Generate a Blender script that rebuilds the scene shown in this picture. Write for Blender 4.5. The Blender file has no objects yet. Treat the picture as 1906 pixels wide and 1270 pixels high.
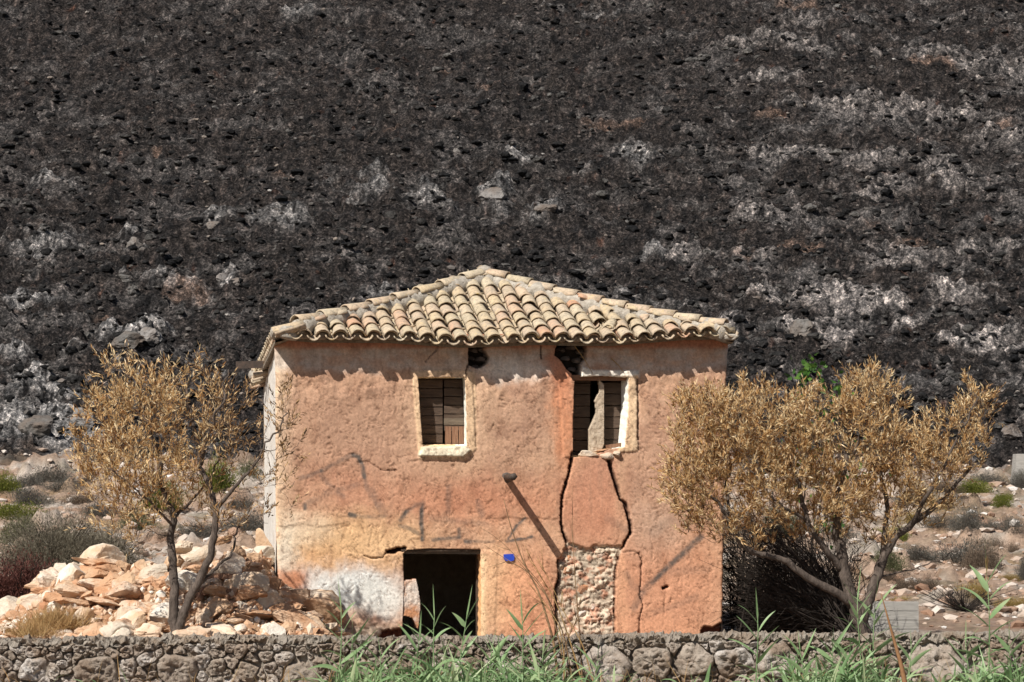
import bpy, math, random
import numpy as np
from mathutils import Vector, Matrix, noise as mnoise

# ------------------------------------------------------------------ camera, sky, sun, exposure
FPX, CX, HY, ZC = 4830.0, 953.0, 900.0, 2.6      # the lens: pixels per unit of slope, centre column, horizon row, eye height
sc = bpy.context.scene
COL = sc.collection
cam_d = bpy.data.cameras.new('camera')
cam_d.sensor_width = 36.0
cam_d.lens = 36.0 * FPX / 1906.0
cam_d.shift_y = (HY - 635.0) / 1906.0
cam_d.clip_start = 0.5
cam_d.clip_end = 2000.0
cam = bpy.data.objects.new('camera', cam_d)
COL.objects.link(cam)
cam.location = (0, 0, ZC)
cam.rotation_euler = (math.radians(90), 0, 0)
sc.camera = cam

TH = math.radians(8.0)                            # the house is turned a little to the camera
# sun ray direction in the house's own axes (along facade, into the house, up)
su, sv, sz = .68, .70, -1.0
SUN = Vector((su * math.cos(TH) - sv * math.sin(TH), su * math.sin(TH) + sv * math.cos(TH), sz)).normalized()
elev = math.asin(-SUN.z)
world = bpy.data.worlds.new("World")
sc.world = world
world.use_nodes = True
wn = world.node_tree
bg = wn.nodes['Background']
sky = wn.nodes.new('ShaderNodeTexSky')
sky.sky_type = 'NISHITA'
sky.sun_disc = False
sky.sun_elevation = elev
sky.sun_rotation = math.atan2(-SUN.x, -SUN.y)
sky.air_density = 1.0
sky.dust_density = 1.0
wn.links.new(sky.outputs[0], bg.inputs[0])
bg.inputs[1].default_value = 0.05
sd = bpy.data.lights.new('sun', 'SUN')
sd.energy = 5.0
sd.angle = math.radians(0.5)
sd.color = (1.0, .95, .87)
sun = bpy.data.objects.new('sun', sd)
COL.objects.link(sun)
sun.location = (-20, -10, 40)
sun.rotation_euler = SUN.to_track_quat('-Z', 'Y').to_euler()
sc.view_settings.view_transform = 'Standard'
sc.view_settings.look = 'None'
sc.view_settings.exposure = 0.3
sc.view_settings.gamma = 1.0
sc.view_settings.use_curve_mapping = False
sc.cycles.max_bounces = 6
sc.cycles.diffuse_bounces = 3
sc.cycles.glossy_bounces = 2
sc.cycles.transmission_bounces = 3

# ------------------------------------------------------------------ small helpers
rng = np.random.default_rng(7)
R = random.Random(11)

def W(px, py, Y):
    return Vector(((px - CX) / FPX * Y, Y, ZC - (py - HY) / FPX * Y))

X0, Y0 = (515 - CX) / FPX * 35.0, 35.0            # front left corner of the house
CT, ST = math.cos(TH), math.sin(TH)

def LP(px, py, v=0.0):
    """pixel -> local (u, v, z) on the house plane at depth v; works on arrays"""
    k = (px - CX) / FPX
    u = (k * (Y0 + v * CT) - X0 + v * ST) / (CT - k * ST)
    Y = Y0 + v * CT + u * ST
    z = ZC - (py - HY) / FPX * Y
    return u, v + 0 * u, z

def tag(o, label=None, cat=None, group=None, kind=None):
    if label: o['label'] = label
    if cat: o['category'] = cat
    if group: o['group'] = group
    if kind: o['kind'] = kind
    return o

def link(o, parent=None):
    COL.objects.link(o)
    if parent is not None: o.parent = parent
    return o

def empty(name, loc=(0, 0, 0), rz=0.0, label=None, cat=None, group=None):
    o = bpy.data.objects.new(name, None)
    o.location = loc
    o.rotation_euler = (0, 0, rz)
    o.empty_display_size = .2
    link(o)
    return tag(o, label, cat, group)

def mesh_np(name, verts, faces, mat=None, smooth=True, color=None):
    """verts (n,3); faces: list of arrays (m,k)"""
    me = bpy.data.meshes.new(name)
    verts = np.asarray(verts, dtype=np.float32)
    if not isinstance(faces, (list, tuple)): faces = [faces]
    faces = [np.asarray(f, dtype=np.int32) for f in faces if len(f)]
    me.vertices.add(len(verts))
    me.vertices.foreach_set('co', verts.ravel())
    li = np.concatenate([f.ravel() for f in faces])
    tot = np.concatenate([np.full(len(f), f.shape[1], dtype=np.int32) for f in faces])
    st = np.concatenate([[0], np.cumsum(tot)[:-1]]).astype(np.int32)
    me.loops.add(len(li))
    me.loops.foreach_set('vertex_index', li)
    me.polygons.add(len(tot))
    me.polygons.foreach_set('loop_start', st)
    me.polygons.foreach_set('loop_total', tot)
    me.polygons.foreach_set('use_smooth', np.full(len(tot), bool(smooth)))
    me.update(calc_edges=True)
    if color is not None:
        a = me.color_attributes.new('Col', 'FLOAT_COLOR', 'POINT')
        c4 = np.ones((len(verts), 4), dtype=np.float32)
        c4[:, :3] = color
        a.data.foreach_set('color', c4.ravel())
    if mat: me.materials.append(mat)
    return me

def obj(name, me, parent=None, loc=None, mw=None):
    o = bpy.data.objects.new(name, me)
    if loc is not None: o.location = loc
    if mw is not None: o.matrix_basis = mw
    return link(o, parent)

class MB:
    """collects pieces into one mesh"""
    def __init__(s): s.v = []; s.q = []; s.t = []; s.n = 0
    def add(s, v, q=None, t=None):
        v = np.asarray(v, dtype=np.float32)
        s.v.append(v)
        if q is not None and len(q): s.q.append(np.asarray(q) + s.n)
        if t is not None and len(t): s.t.append(np.asarray(t) + s.n)
        s.n += len(v)
    def mesh(s, name, mat, smooth=True):
        fs = []
        if s.q: fs.append(np.concatenate(s.q))
        if s.t: fs.append(np.concatenate(s.t))
        return mesh_np(name, np.concatenate(s.v), fs, mat, smooth)

def tube(mb, pts, rad, sides=6, cap=True):
    pts = np.asarray(pts, dtype=float)
    n = len(pts)
    t = np.gradient(pts, axis=0)
    t /= np.linalg.norm(t, axis=1)[:, None] + 1e-9
    ref = np.array([0.31, 0.87, 0.38])
    a = np.cross(t, ref); a /= np.linalg.norm(a, axis=1)[:, None] + 1e-9
    b = np.cross(t, a)
    ang = np.linspace(0, 2 * np.pi, sides, endpoint=False)
    rad = np.broadcast_to(np.asarray(rad, dtype=float), (n,))
    ring = pts[:, None] + rad[:, None, None] * (np.cos(ang)[None, :, None] * a[:, None] + np.sin(ang)[None, :, None] * b[:, None])
    v = ring.reshape(-1, 3)
    i = np.arange(n - 1)[:, None] * sides; j = np.arange(sides)[None]
    j2 = (j + 1) % sides
    q = np.stack([i + j, i + j2, i + sides + j2, i + sides + j], -1).reshape(-1, 4)
    tr = []
    if cap:
        v = np.vstack([v, pts[:1], pts[-1:]])
        c0, c1 = n * sides, n * sides + 1
        for k in range(sides):
            tr.append((c0, (k + 1) % sides, k)); tr.append((c1, (n - 1) * sides + k, (n - 1) * sides + (k + 1) % sides))
    mb.add(v, q, tr)

def box_v(x0, x1, y0, y1, z0, z1):
    v = [(x0, y0, z0), (x1, y0, z0), (x1, y1, z0), (x0, y1, z0), (x0, y0, z1), (x1, y0, z1), (x1, y1, z1), (x0, y1, z1)]
    q = [(0, 3, 2, 1), (4, 5, 6, 7), (0, 1, 5, 4), (1, 2, 6, 5), (2, 3, 7, 6), (3, 0, 4, 7)]
    return v, q

# -------- noise
_rs = np.random.RandomState(3)
_perm = _rs.permutation(256); _perm = np.concatenate([_perm, _perm, _perm])
_ga = _rs.rand(256) * 2 * np.pi; _gx = np.cos(_ga); _gy = np.sin(_ga)
def perlin(x, y):
    xi = np.floor(x).astype(int); yi = np.floor(y).astype(int)
    xf = x - xi; yf = y - yi
    u = xf * xf * xf * (xf * (xf * 6 - 15) + 10); v = yf * yf * yf * (yf * (yf * 6 - 15) + 10)
    def g(ix, iy, fx, fy):
        h = _perm[(_perm[ix & 255] + iy) & 255]
        return _gx[h] * fx + _gy[h] * fy
    a = g(xi, yi, xf, yf); b = g(xi + 1, yi, xf - 1, yf); c = g(xi, yi + 1, xf, yf - 1); d = g(xi + 1, yi + 1, xf - 1, yf - 1)
    return ((a + u * (b - a)) * (1 - v) + (c + u * (d - c)) * v) * 1.4
def fbm(x, y, oct=4, gain=.5, lac=2.03, seed=0):
    s = 0; a = 1; n = 0
    for k in range(oct):
        s = s + a * perlin(x * lac ** k + 17.3 * k + seed * 31.7, y * lac ** k - 9.1 * k + seed * 13.9); n += a; a *= gain
    return s / n
def billow(x, y, oct=4, gain=.5, seed=0):
    s = 0; a = 1; n = 0
    for k in range(oct):
        s = s + a * np.abs(perlin(x * 2.07 ** k + 11.3 * k + seed * 27.7, y * 2.07 ** k - 5.1 * k + seed * 7.9)); n += a; a *= gain
    return s / n
def cellv(x, y, seed=0, jit=.9):
    """voronoi F1, F2, cell id"""
    xi = np.floor(x).astype(int); yi = np.floor(y).astype(int)
    f1 = np.full(x.shape, 9.); f2 = np.full(x.shape, 9.); cid = np.zeros(x.shape)
    for dx in (-1, 0, 1):
        for dy in (-1, 0, 1):
            h = _perm[(_perm[(xi + dx + seed * 7) & 255] + yi + dy) & 255]
            h2 = _perm[(h + 57) & 255]; h3 = _perm[(h2 + 91) & 255]
            px = xi + dx + .5 + (h / 255. - .5) * jit; py = yi + dy + .5 + (h2 / 255. - .5) * jit
            d = np.hypot(x - px, y - py)
            near = d < f1
            f2 = np.where(near, f1, np.minimum(f2, d)); cid = np.where(near, h3 / 255., cid); f1 = np.where(near, d, f1)
    return f1, f2, cid
def sstep(a, b, x):
    t = np.clip((x - a) / (b - a), 0, 1); return t * t * (3 - 2 * t)
def lin(c):
    c = np.asarray(c, dtype=float) / 255.
    return np.where(c <= .04045, c / 12.92, ((c + .055) / 1.055) ** 2.4)
def seg_dist(px, py, pts):
    d = np.full(px.shape, 1e9)
    for (ax, ay), (bx, by) in zip(pts[:-1], pts[1:]):
        vx, vy = bx - ax, by - ay
        t = np.clip(((px - ax) * vx + (py - ay) * vy) / (vx * vx + vy * vy + 1e-9), 0, 1)
        d = np.minimum(d, np.hypot(px - ax - t * vx, py - ay - t * vy))
    return d
def inside(px, py, poly):
    r = np.zeros(px.shape, bool); n = len(poly)
    for i in range(n):
        x1, y1 = poly[i]; x2, y2 = poly[(i + 1) % n]
        if y1 == y2: continue
        c = ((y1 > py) != (y2 > py)) & (px < (x2 - x1) * (py - y1) / (y2 - y1) + x1)
        r ^= c
    return r
def sdf(px, py, poly):
    d = seg_dist(px, py, list(poly) + [poly[0]])
    return np.where(inside(px, py, poly), -d, d)

# ------------------------------------------------------------------ materials
def new_mat(name):
    m = bpy.data.materials.new(name); m.use_nodes = True
    nt = m.node_tree
    return m, nt, nt.nodes['Principled BSDF']
def N(nt, t, **kw):
    n = nt.nodes.new(t)
    for k, v in kw.items(): setattr(n, k, v)
    return n
def ramp(nt, fac, stops, interp='LINEAR'):
    r = N(nt, 'ShaderNodeValToRGB'); cr = r.color_ramp; cr.interpolation = interp
    cr.elements[0].position = stops[0][0]; cr.elements[0].color = (*stops[0][1], 1)
    cr.elements[1].position = stops[-1][0]; cr.elements[1].color = (*stops[-1][1], 1)
    for p, c in stops[1:-1]:
        e = cr.elements.new(p); e.color = (*c, 1)
    if fac is not None: nt.links.new(fac, r.inputs[0])
    return r.outputs[0]
def noise_n(nt, vec, scale, detail=5, rough=.6, dist=0.0):
    n = N(nt, 'ShaderNodeTexNoise'); n.inputs['Scale'].default_value = scale
    n.inputs['Detail'].default_value = detail; n.inputs['Roughness'].default_value = rough
    n.inputs['Distortion'].default_value = dist
    nt.links.new(vec, n.inputs['Vector']); return n.outputs[0]
def mixc(nt, f, a, b, mode='MIX'):
    m = N(nt, 'ShaderNodeMix', data_type='RGBA', blend_type=mode)
    for s, i in ((f, 0), (a, 6), (b, 7)):
        if hasattr(s, 'node') or hasattr(s, 'is_linked'): nt.links.new(s, m.inputs[i])
        elif i == 0: m.inputs[0].default_value = s
        else: m.inputs[i].default_value = (*s, 1)
    return m.outputs[2]
def pos(nt): return N(nt, 'ShaderNodeNewGeometry').outputs['Position']
def bump(nt, b, h, strength, dist):
    n = N(nt, 'ShaderNodeBump'); n.inputs['Strength'].default_value = strength; n.inputs['Distance'].default_value = dist
    nt.links.new(h, n.inputs['Height']); nt.links.new(n.outputs[0], b.inputs['Normal'])
def finish(b, rough=.9, spec=.15):
    b.inputs['Roughness'].default_value = rough
    b.inputs['Specular IOR Level'].default_value = spec

def stone_mat(name, stops, tint=None, scale=9, bs=.8, bd=.02, rnd=True, grime=(.10, .08, .065), grime_amt=.5):
    m, nt, b = new_mat(name); P = pos(nt)
    n1 = noise_n(nt, P, scale, 8, .65)
    if rnd:
        oi = N(nt, 'ShaderNodeObjectInfo').outputs['Random']
        ad = N(nt, 'ShaderNodeMath', operation='MULTIPLY_ADD'); nt.links.new(oi, ad.inputs[0]); ad.inputs[1].default_value = .75
        sb = N(nt, 'ShaderNodeMath', operation='MULTIPLY_ADD'); nt.links.new(n1, sb.inputs[0]); sb.inputs[1].default_value = .9; sb.inputs[2].default_value = -.33
        nt.links.new(sb.outputs[0], ad.inputs[2]); f = ad.outputs[0]
    else: f = n1
    c = ramp(nt, f, stops)
    if tint is not None:
        n2 = noise_n(nt, P, scale * .35, 4, .6)
        c = mixc(nt, ramp(nt, n2, [(.42, (0, 0, 0)), (.62, (1, 1, 1))]), c, tint)
    n3 = noise_n(nt, P, scale * 3.1, 6, .7)
    g = ramp(nt, n3, [(.52, (0, 0, 0)), (.70, (grime_amt,) * 3)])
    c = mixc(nt, g, c, grime)
    nt.links.new(c, b.inputs['Base Color'])
    n4 = noise_n(nt, P, scale * 4, 8, .7)
    bump(nt, b, n4, bs, bd); finish(b)
    return m

M = {}
# vertex-colour ground: colour from the mesh, grain from noise
def vcol_mat(name, scale, amt, bs, bd, rough=.95, spec=.1):
    m, nt, b = new_mat(name); P = pos(nt)
    a = N(nt, 'ShaderNodeVertexColor', layer_name='Col').outputs[0]
    n = noise_n(nt, P, scale, 8, .7)
    f = ramp(nt, n, [(.3, (1 - amt,) * 3), (.7, (1 + amt,) * 3)])
    c = mixc(nt, 1.0, a, f, 'MULTIPLY')
    nt.links.new(c, b.inputs['Base Color'])
    n2 = noise_n(nt, P, scale * 1.7, 8, .8)
    bump(nt, b, n2, bs, bd); finish(b, rough, spec)
    return m
def hill_mat():
    m, nt, b = new_mat('burnt_slope'); P = pos(nt)
    a = N(nt, 'ShaderNodeVertexColor', layer_name='Col').outputs[0]
    n1 = noise_n(nt, P, 3.0, 8, .75, .3); n2 = noise_n(nt, P, 11, 6, .8)
    c = mixc(nt, 1.0, a, ramp(nt, n1, [(.36, (.30, .31, .33)), (.5, (1.1, 1.08, 1.07)), (.60, (2.4, 2.3, 2.25))]), 'MULTIPLY')
    c = mixc(nt, 1.0, c, ramp(nt, n2, [(.38, (.25, .25, .26)), (.52, (1, 1, 1)), (.62, (2.9, 2.8, 2.7))]), 'MULTIPLY')
    nt.links.new(c, b.inputs['Base Color'])
    ad = N(nt, 'ShaderNodeMath', operation='ADD'); nt.links.new(n1, ad.inputs[0]); nt.links.new(noise_n(nt, P, 6, 9, .8), ad.inputs[1])
    bump(nt, b, ad.outputs[0], 1.0, .35); finish(b, .95, .1)
    return m
M['hill'] = hill_mat()
M['ground'] = vcol_mat('stony_ground', 9, .35, .9, .06)
M['plaster'] = vcol_mat('ochre_plaster', 34, .26, .8, .006)
M['wall_stone'] = stone_mat('wall_stone', [(.0, (.30, .24, .19)), (.35, (.47, .40, .335)), (.65, (.56, .49, .43)), (1, (.68, .64, .60))], (.33, .25, .19), 7, 1.0, .05, grime=(.09, .07, .055), grime_amt=.75)
M['rubble'] = stone_mat('rubble_stone', [(.0, (.42, .25, .15)), (.3, (.56, .385, .25)), (.6, (.66, .53, .40)), (1, (.74, .67, .58))], (.52, .29, .165), 4, .9, .03, grime=(.22, .11, .06), grime_amt=.6)
M['pale_stone'] = stone_mat('pale_limestone', [(.0, (.52, .44, .35)), (.5, (.66, .58, .48)), (1, (.74, .70, .63))], (.58, .40, .26), 5, .8, .025, grime=(.3, .2, .13), grime_amt=.45)
M['core'] = stone_mat('old_mortar', [(0, (.25, .21, .17)), (1, (.50, .45, .39))], (.32, .25, .19), 11, 1.0, .04, rnd=False)
M['hole_stone'] = stone_mat('dark_stone', [(0, (.10, .08, .07)), (1, (.26, .21, .18))], None, 8, 1, .02)  # darker stone for the wall holes and the pole socket
M['panel_stone'] = stone_mat('masonry_stone', [(0, (.50, .26, .15)), (.4, (.60, .44, .34)), (.7, (.68, .58, .50)), (1, (.72, .66, .60))], (.52, .25, .13), 12, .8, .015)
M['hill_rock'] = stone_mat('scorched_limestone', [(0, (.09, .085, .08)), (.5, (.19, .18, .17)), (1, (.32, .30, .29))], (.16, .13, .11), 3, 1, .05, grime=(.03, .028, .027), grime_amt=.8)
M['earth'] = stone_mat('red_earth', [(0, (.30, .13, .06)), (1, (.46, .25, .14))], (.5, .33, .2), 8, 1, .04, rnd=False)

def tile_mat():
    m, nt, b = new_mat('clay_tile'); P = pos(nt)
    oi = N(nt, 'ShaderNodeObjectInfo').outputs['Random']
    isl = N(nt, 'ShaderNodeNewGeometry').outputs['Random Per Island']
    ad = N(nt, 'ShaderNodeMath', operation='ADD'); nt.links.new(oi, ad.inputs[0]); nt.links.new(isl, ad.inputs[1])
    fr = N(nt, 'ShaderNodeMath', operation='FRACT'); nt.links.new(ad.outputs[0], fr.inputs[0])
    c = ramp(nt, fr.outputs[0], [(0, (.50, .42, .30)), (.22, (.54, .42, .27)), (.45, (.50, .38, .28)), (.62, (.56, .47, .34)), (.80, (.56, .42, .30)), (.94, (.54, .36, .25)), (1, (.52, .29, .18))])
    n1 = noise_n(nt, P, 7, 5, .6)
    c = mixc(nt, ramp(nt, n1, [(.45, (0, 0, 0)), (.68, (.7, .7, .7))]), c, (.42, .36, .27))
    n2 = noise_n(nt, P, 22, 7, .75)
    c = mixc(nt, ramp(nt, n2, [(.46, (0, 0, 0)), (.66, (.70, .70, .70))]), c, (.15, .135, .11))
    n3 = noise_n(nt, P, 12, 5, .7)
    c = mixc(nt, ramp(nt, n3, [(.60, (0, 0, 0)), (.70, (.7, .7, .7))]), c, (.52, .40, .14))
    nt.links.new(c, b.inputs['Base Color'])
    bump(nt, b, noise_n(nt, P, 45, 7, .7), .7, .01); finish(b, .9, .15)
    return m
M['tile'] = tile_mat()
def simple(name, c1, c2, scale=12, bs=.5, bd=.01, rough=.85, spec=.2, stretch=None):
    m, nt, b = new_mat(name); P = pos(nt)
    if stretch:
        mp = N(nt, 'ShaderNodeMapping'); mp.inputs['Scale'].default_value = stretch
        nt.links.new(P, mp.inputs[0]); P = mp.outputs[0]
    n = noise_n(nt, P, scale, 7, .65)
    nt.links.new(ramp(nt, n, [(.3, c1), (.7, c2)]), b.inputs['Base Color'])
    bump(nt, b, noise_n(nt, P, scale * 2.5, 7, .7), bs, bd); finish(b, rough, spec)
    return m
M['mortar'] = simple('lime_mortar', (.30, .26, .21), (.58, .53, .46), 16, 1, .03)
M['eave_mortar'] = simple('eave_mortar', (.16, .13, .10), (.36, .30, .23), 20, 1, .02)
M['dark_wood'] = simple('weathered_wood', (.045, .032, .024), (.12, .085, .06), 6, .8, .01, stretch=(1, 1, 9))
M['shutter_wood'] = simple('shutter_wood', (.05, .034, .026), (.13, .09, .065), 5, .8, .01, stretch=(1, 4, 9))
M['brown_board'] = simple('brown_board', (.16, .08, .05), (.28, .16, .10), 6, .6, .01, stretch=(9, 1, 1))
M['grey_board'] = simple('dusty_board', (.10, .075, .055), (.20, .16, .12), 6, .6, .01, stretch=(1, 1, 6))
M['iron'] = simple('rusty_iron', (.03, .025, .022), (.09, .06, .045), 20, .5, .005, .7, .4)
M['blue_paint'] = simple('blue_paint', (.02, .05, .40), (.03, .08, .55), 30, .3, .004, .6, .3)
M['white_plaster'] = simple('white_plaster', (.62, .56, .49), (.80, .77, .72), 9, .8, .015)
M['inner_wall'] = simple('inner_wall', (.40, .31, .22), (.64, .53, .41), 10, 1, .03)
M['concrete'] = simple('board_marked_concrete', (.27, .255, .235), (.42, .40, .37), 7, .6, .01, stretch=(.6, 1, 6))
M['bark'] = simple('olive_bark', (.055, .042, .035), (.19, .15, .125), 22, 1, .03, stretch=(1, 1, .35))
M['scorched_bark'] = simple('scorched_bark', (.012, .010, .009), (.06, .046, .038), 20, 1, .02)
M['dry_stalk'] = simple('dry_stalk', (.10, .055, .03), (.34, .22, .12), 8, .3, .003)
M['ochre_stalk'] = simple('faded_brown_stalk', (.20, .10, .045), (.32, .18, .09), 8, .3, .003)

def leaf_mat(name, stops, trans=.35, rough=.55, spec=.3):
    m, nt, b = new_mat(name)
    isl = N(nt, 'ShaderNodeNewGeometry').outputs['Random Per Island']
    n = noise_n(nt, pos(nt), 2.2, 3, .6)
    ad = N(nt, 'ShaderNodeMath', operation='MULTIPLY_ADD'); nt.links.new(n, ad.inputs[0]); ad.inputs[1].default_value = 1.1
    sb = N(nt, 'ShaderNodeMath', operation='MULTIPLY_ADD'); nt.links.new(isl, sb.inputs[0]); sb.inputs[1].default_value = .75; sb.inputs[2].default_value = -.40
    nt.links.new(sb.outputs[0], ad.inputs[2])
    c = ramp(nt, ad.outputs[0], stops)
    nt.links.new(c, b.inputs['Base Color']); finish(b, rough, spec)
    tr = N(nt, 'ShaderNodeBsdfTranslucent'); nt.links.new(c, tr.inputs[0])
    mx = N(nt, 'ShaderNodeMixShader'); mx.inputs[0].default_value = trans
    nt.links.new(b.outputs[0], mx.inputs[1]); nt.links.new(tr.outputs[0], mx.inputs[2])
    nt.links.new(mx.outputs[0], nt.nodes['Material Output'].inputs[0])
    return m
M['gold_leaf'] = leaf_mat('scorched_leaf', [(0, (.10, .048, .02)), (.15, (.34, .17, .065)), (.36, (.67, .41, .17)), (.6, (.85, .64, .35)), (1, (.90, .78, .53))], .45, .38, .5)
M['brown_leaf'] = leaf_mat('brown_scorched_leaf', [(0, (.06, .036, .02)), (.4, (.20, .115, .055)), (.7, (.42, .26, .12)), (1, (.66, .50, .30))], .25, .5, .35)
M['reed_leaf'] = leaf_mat('reed_leaf', [(0, (.07, .13, .05)), (.3, (.17, .29, .12)), (.65, (.30, .43, .21)), (1, (.50, .56, .33))], .35, .45, .4)
M['fig_leaf'] = leaf_mat('fig_leaf', [(0, (.025, .07, .012)), (.5, (.06, .15, .025)), (1, (.14, .24, .04))], .35, .5, .3)
M['grey_scrub'] = leaf_mat('grey_scrub', [(0, (.055, .05, .045)), (.5, (.12, .11, .095)), (1, (.21, .20, .17))], .15, .8, .1)
M['olive_scrub'] = leaf_mat('olive_scrub', [(0, (.05, .055, .028)), (.5, (.11, .12, .06)), (1, (.20, .19, .11))], .2, .8, .1)
M['green_scrub'] = leaf_mat('green_scrub', [(0, (.06, .075, .015)), (.5, (.14, .16, .03)), (1, (.26, .25, .06))], .25, .7, .15)
M['yellow_scrub'] = leaf_mat('yellow_scrub', [(0, (.16, .11, .035)), (.5, (.30, .21, .07)), (1, (.44, .33, .13))], .25, .7, .15)
M['red_scrub'] = leaf_mat('red_scrub', [(0, (.030, .012, .010)), (.5, (.085, .032, .026)), (1, (.17, .075, .06))], .15, .7, .15)
M['brown_scrub'] = leaf_mat('brown_scrub', [(0, (.06, .045, .035)), (.5, (.13, .095, .07)), (1, (.22, .17, .125))], .15, .8, .1)
M['heather'] = leaf_mat('heather_twigs', [(0, (.07, .06, .045)), (.5, (.16, .14, .105)), (1, (.30, .27, .20))], .2, .8, .1)
M['straw'] = leaf_mat('straw', [(0, (.22, .12, .05)), (.5, (.42, .26, .11)), (1, (.60, .44, .22))], .3, .6, .2)
def char_mat():
    m, nt, b = new_mat('charred_brush')
    isl = N(nt, 'ShaderNodeNewGeometry').outputs['Random Per Island']
    c = ramp(nt, isl, [(0, (.014, .014, .015)), (.6, (.030, .029, .029)), (.85, (.055, .052, .050)), (1, (.17, .16, .15))])
    c = mixc(nt, 1.0, c, ramp(nt, noise_n(nt, pos(nt), 9, 6, .8), [(.4, (.4, .4, .4)), (.62, (2, 2, 2))]), 'MULTIPLY')
    nt.links.new(c, b.inputs['Base Color']); finish(b, .9, .1)
    bump(nt, b, noise_n(nt, pos(nt), 9, 7, .8), 1, .2)
    return m
M['char'] = char_mat()
def chip_mat():
    m, nt, b = new_mat('loose_stone')
    isl = N(nt, 'ShaderNodeNewGeometry').outputs['Random Per Island']
    c = ramp(nt, isl, [(0, (.03, .029, .028)), (.55, (.075, .07, .066)), (.85, (.14, .125, .115)), (.97, (.24, .20, .17)), (1, (.42, .40, .38))])
    nt.links.new(c, b.inputs['Base Color']); finish(b, .9, .1)
    bump(nt, b, noise_n(nt, pos(nt), 18, 5, .7), .8, .03)
    return m
M['chip'] = chip_mat()
def pale_chip():
    m, nt, b = new_mat('pale_scree')
    isl = N(nt, 'ShaderNodeNewGeometry').outputs['Random Per Island']
    c = ramp(nt, isl, [(0, (.30, .18, .12)), (.5, (.45, .35, .28)), (.85, (.56, .49, .43)), (1, (.66, .63, .60))])
    nt.links.new(c, b.inputs['Base Color']); finish(b, .9, .1)
    bump(nt, b, noise_n(nt, pos(nt), 18, 5, .7), .8, .02)
    return m
M['pale_chip'] = pale_chip()
def crumb_mat():
    m, nt, b = new_mat('rubble_crumbs')
    isl = N(nt, 'ShaderNodeNewGeometry').outputs['Random Per Island']
    c = ramp(nt, isl, [(0, (.40, .20, .11)), (.35, (.52, .33, .21)), (.75, (.62, .48, .36)), (1, (.74, .68, .60))])
    nt.links.new(c, b.inputs['Base Color']); finish(b, .9, .1)
    return m
M['crumb'] = crumb_mat()

# ------------------------------------------------------------------ TERRAIN
PY_ = np.array([-60, 0, 8, 16, 24, 29, 31.9, 32.1, 38, 41, 50, 60, 72, 76, 114, 150, 175, 210, 320.])
PZ_ = np.array([1.0, 1.0, 1.0, .4, -.25, -.35, -.3, .12, .18, .30, .95, 1.9, 3.1, 3.9, 23.6, 43, 52, 58, 60.])
def profile(Y): return np.interp(Y, PY_, PZ_)
gray_blobs = [(95,340,90,25,.6),(245,455,30,25,.6),(90,470,90,30,.7),(525,415,80,20,1.1),(395,420,20,13,1),(285,520,70,16,.7),(425,520,32,14,1),(230,630,70,22,1.1),(275,618,50,16,.9),
    (60,575,60,15,.7),(60,740,90,45,.8),(105,795,100,42,1),(30,680,40,26,.8),(680,350,75,22,.8),(790,370,60,20,.7),(920,365,34,20,1.2),(1020,385,38,12,1.1),(1180,300,55,16,1),
    (975,310,50,18,.8),(1090,325,60,16,.6),(1440,555,60,12,1.2),(1545,548,60,20,1.2),(1620,570,90,12,1),(1490,612,45,26,1.1),(1570,628,50,18,1),(1680,612,50,18,.8),(1800,640,100,16,.9),
    (1360,600,50,16,.8),(1240,462,90,10,.7),(1380,470,100,20,.5),(1765,330,50,35,1),(1600,310,80,25,.8),(1650,350,70,18,.8),(1560,200,120,14,.7),(1450,100,130,14,.7),(1700,110,110,18,.7),
    (1820,120,90,16,.7),(1650,220,140,18,.8),(1760,220,100,20,.8),(1480,290,120,16,.8),(1850,370,70,14,.7),(1700,480,120,20,.5),(1500,60,80,12,.6),(560,30,60,16,.8),(1900,250,60,30,.6),
    (230,75,40,12,.5),(140,740,60,20,.6),(720,545,60,14,.7),(640,480,60,14,.6),(1820,470,70,14,.5),(1400,400,100,14,.5),(1780,560,80,12,.6),(1200,560,60,12,.5),(1450,160,60,10,.7),(340,545,55,16,.8),(1120,20,70,8,.7)]
tan_blobs = [(285,280,24,8,1),(345,545,60,18,.9),(700,255,70,12,.7),(905,160,60,10,.6),(1100,230,60,10,.7),(1180,225,50,10,.8),(1050,160,40,8,.6),(1500,30,90,10,.8),(1250,130,70,12,.6),(1480,455,80,16,.8),(1640,420,90,14,.5),
    (1730,130,60,8,.9),(1450,225,60,10,.8),(1860,240,60,14,.8),(1690,460,40,18,.8),(200,605,40,10,.9),(830,30,50,10,.5),(840,135,40,18,.7),(200,800,70,12,.6),(530,330,50,10,.8),(440,300,50,10,.5),(1380,470,50,12,.8)]
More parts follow.
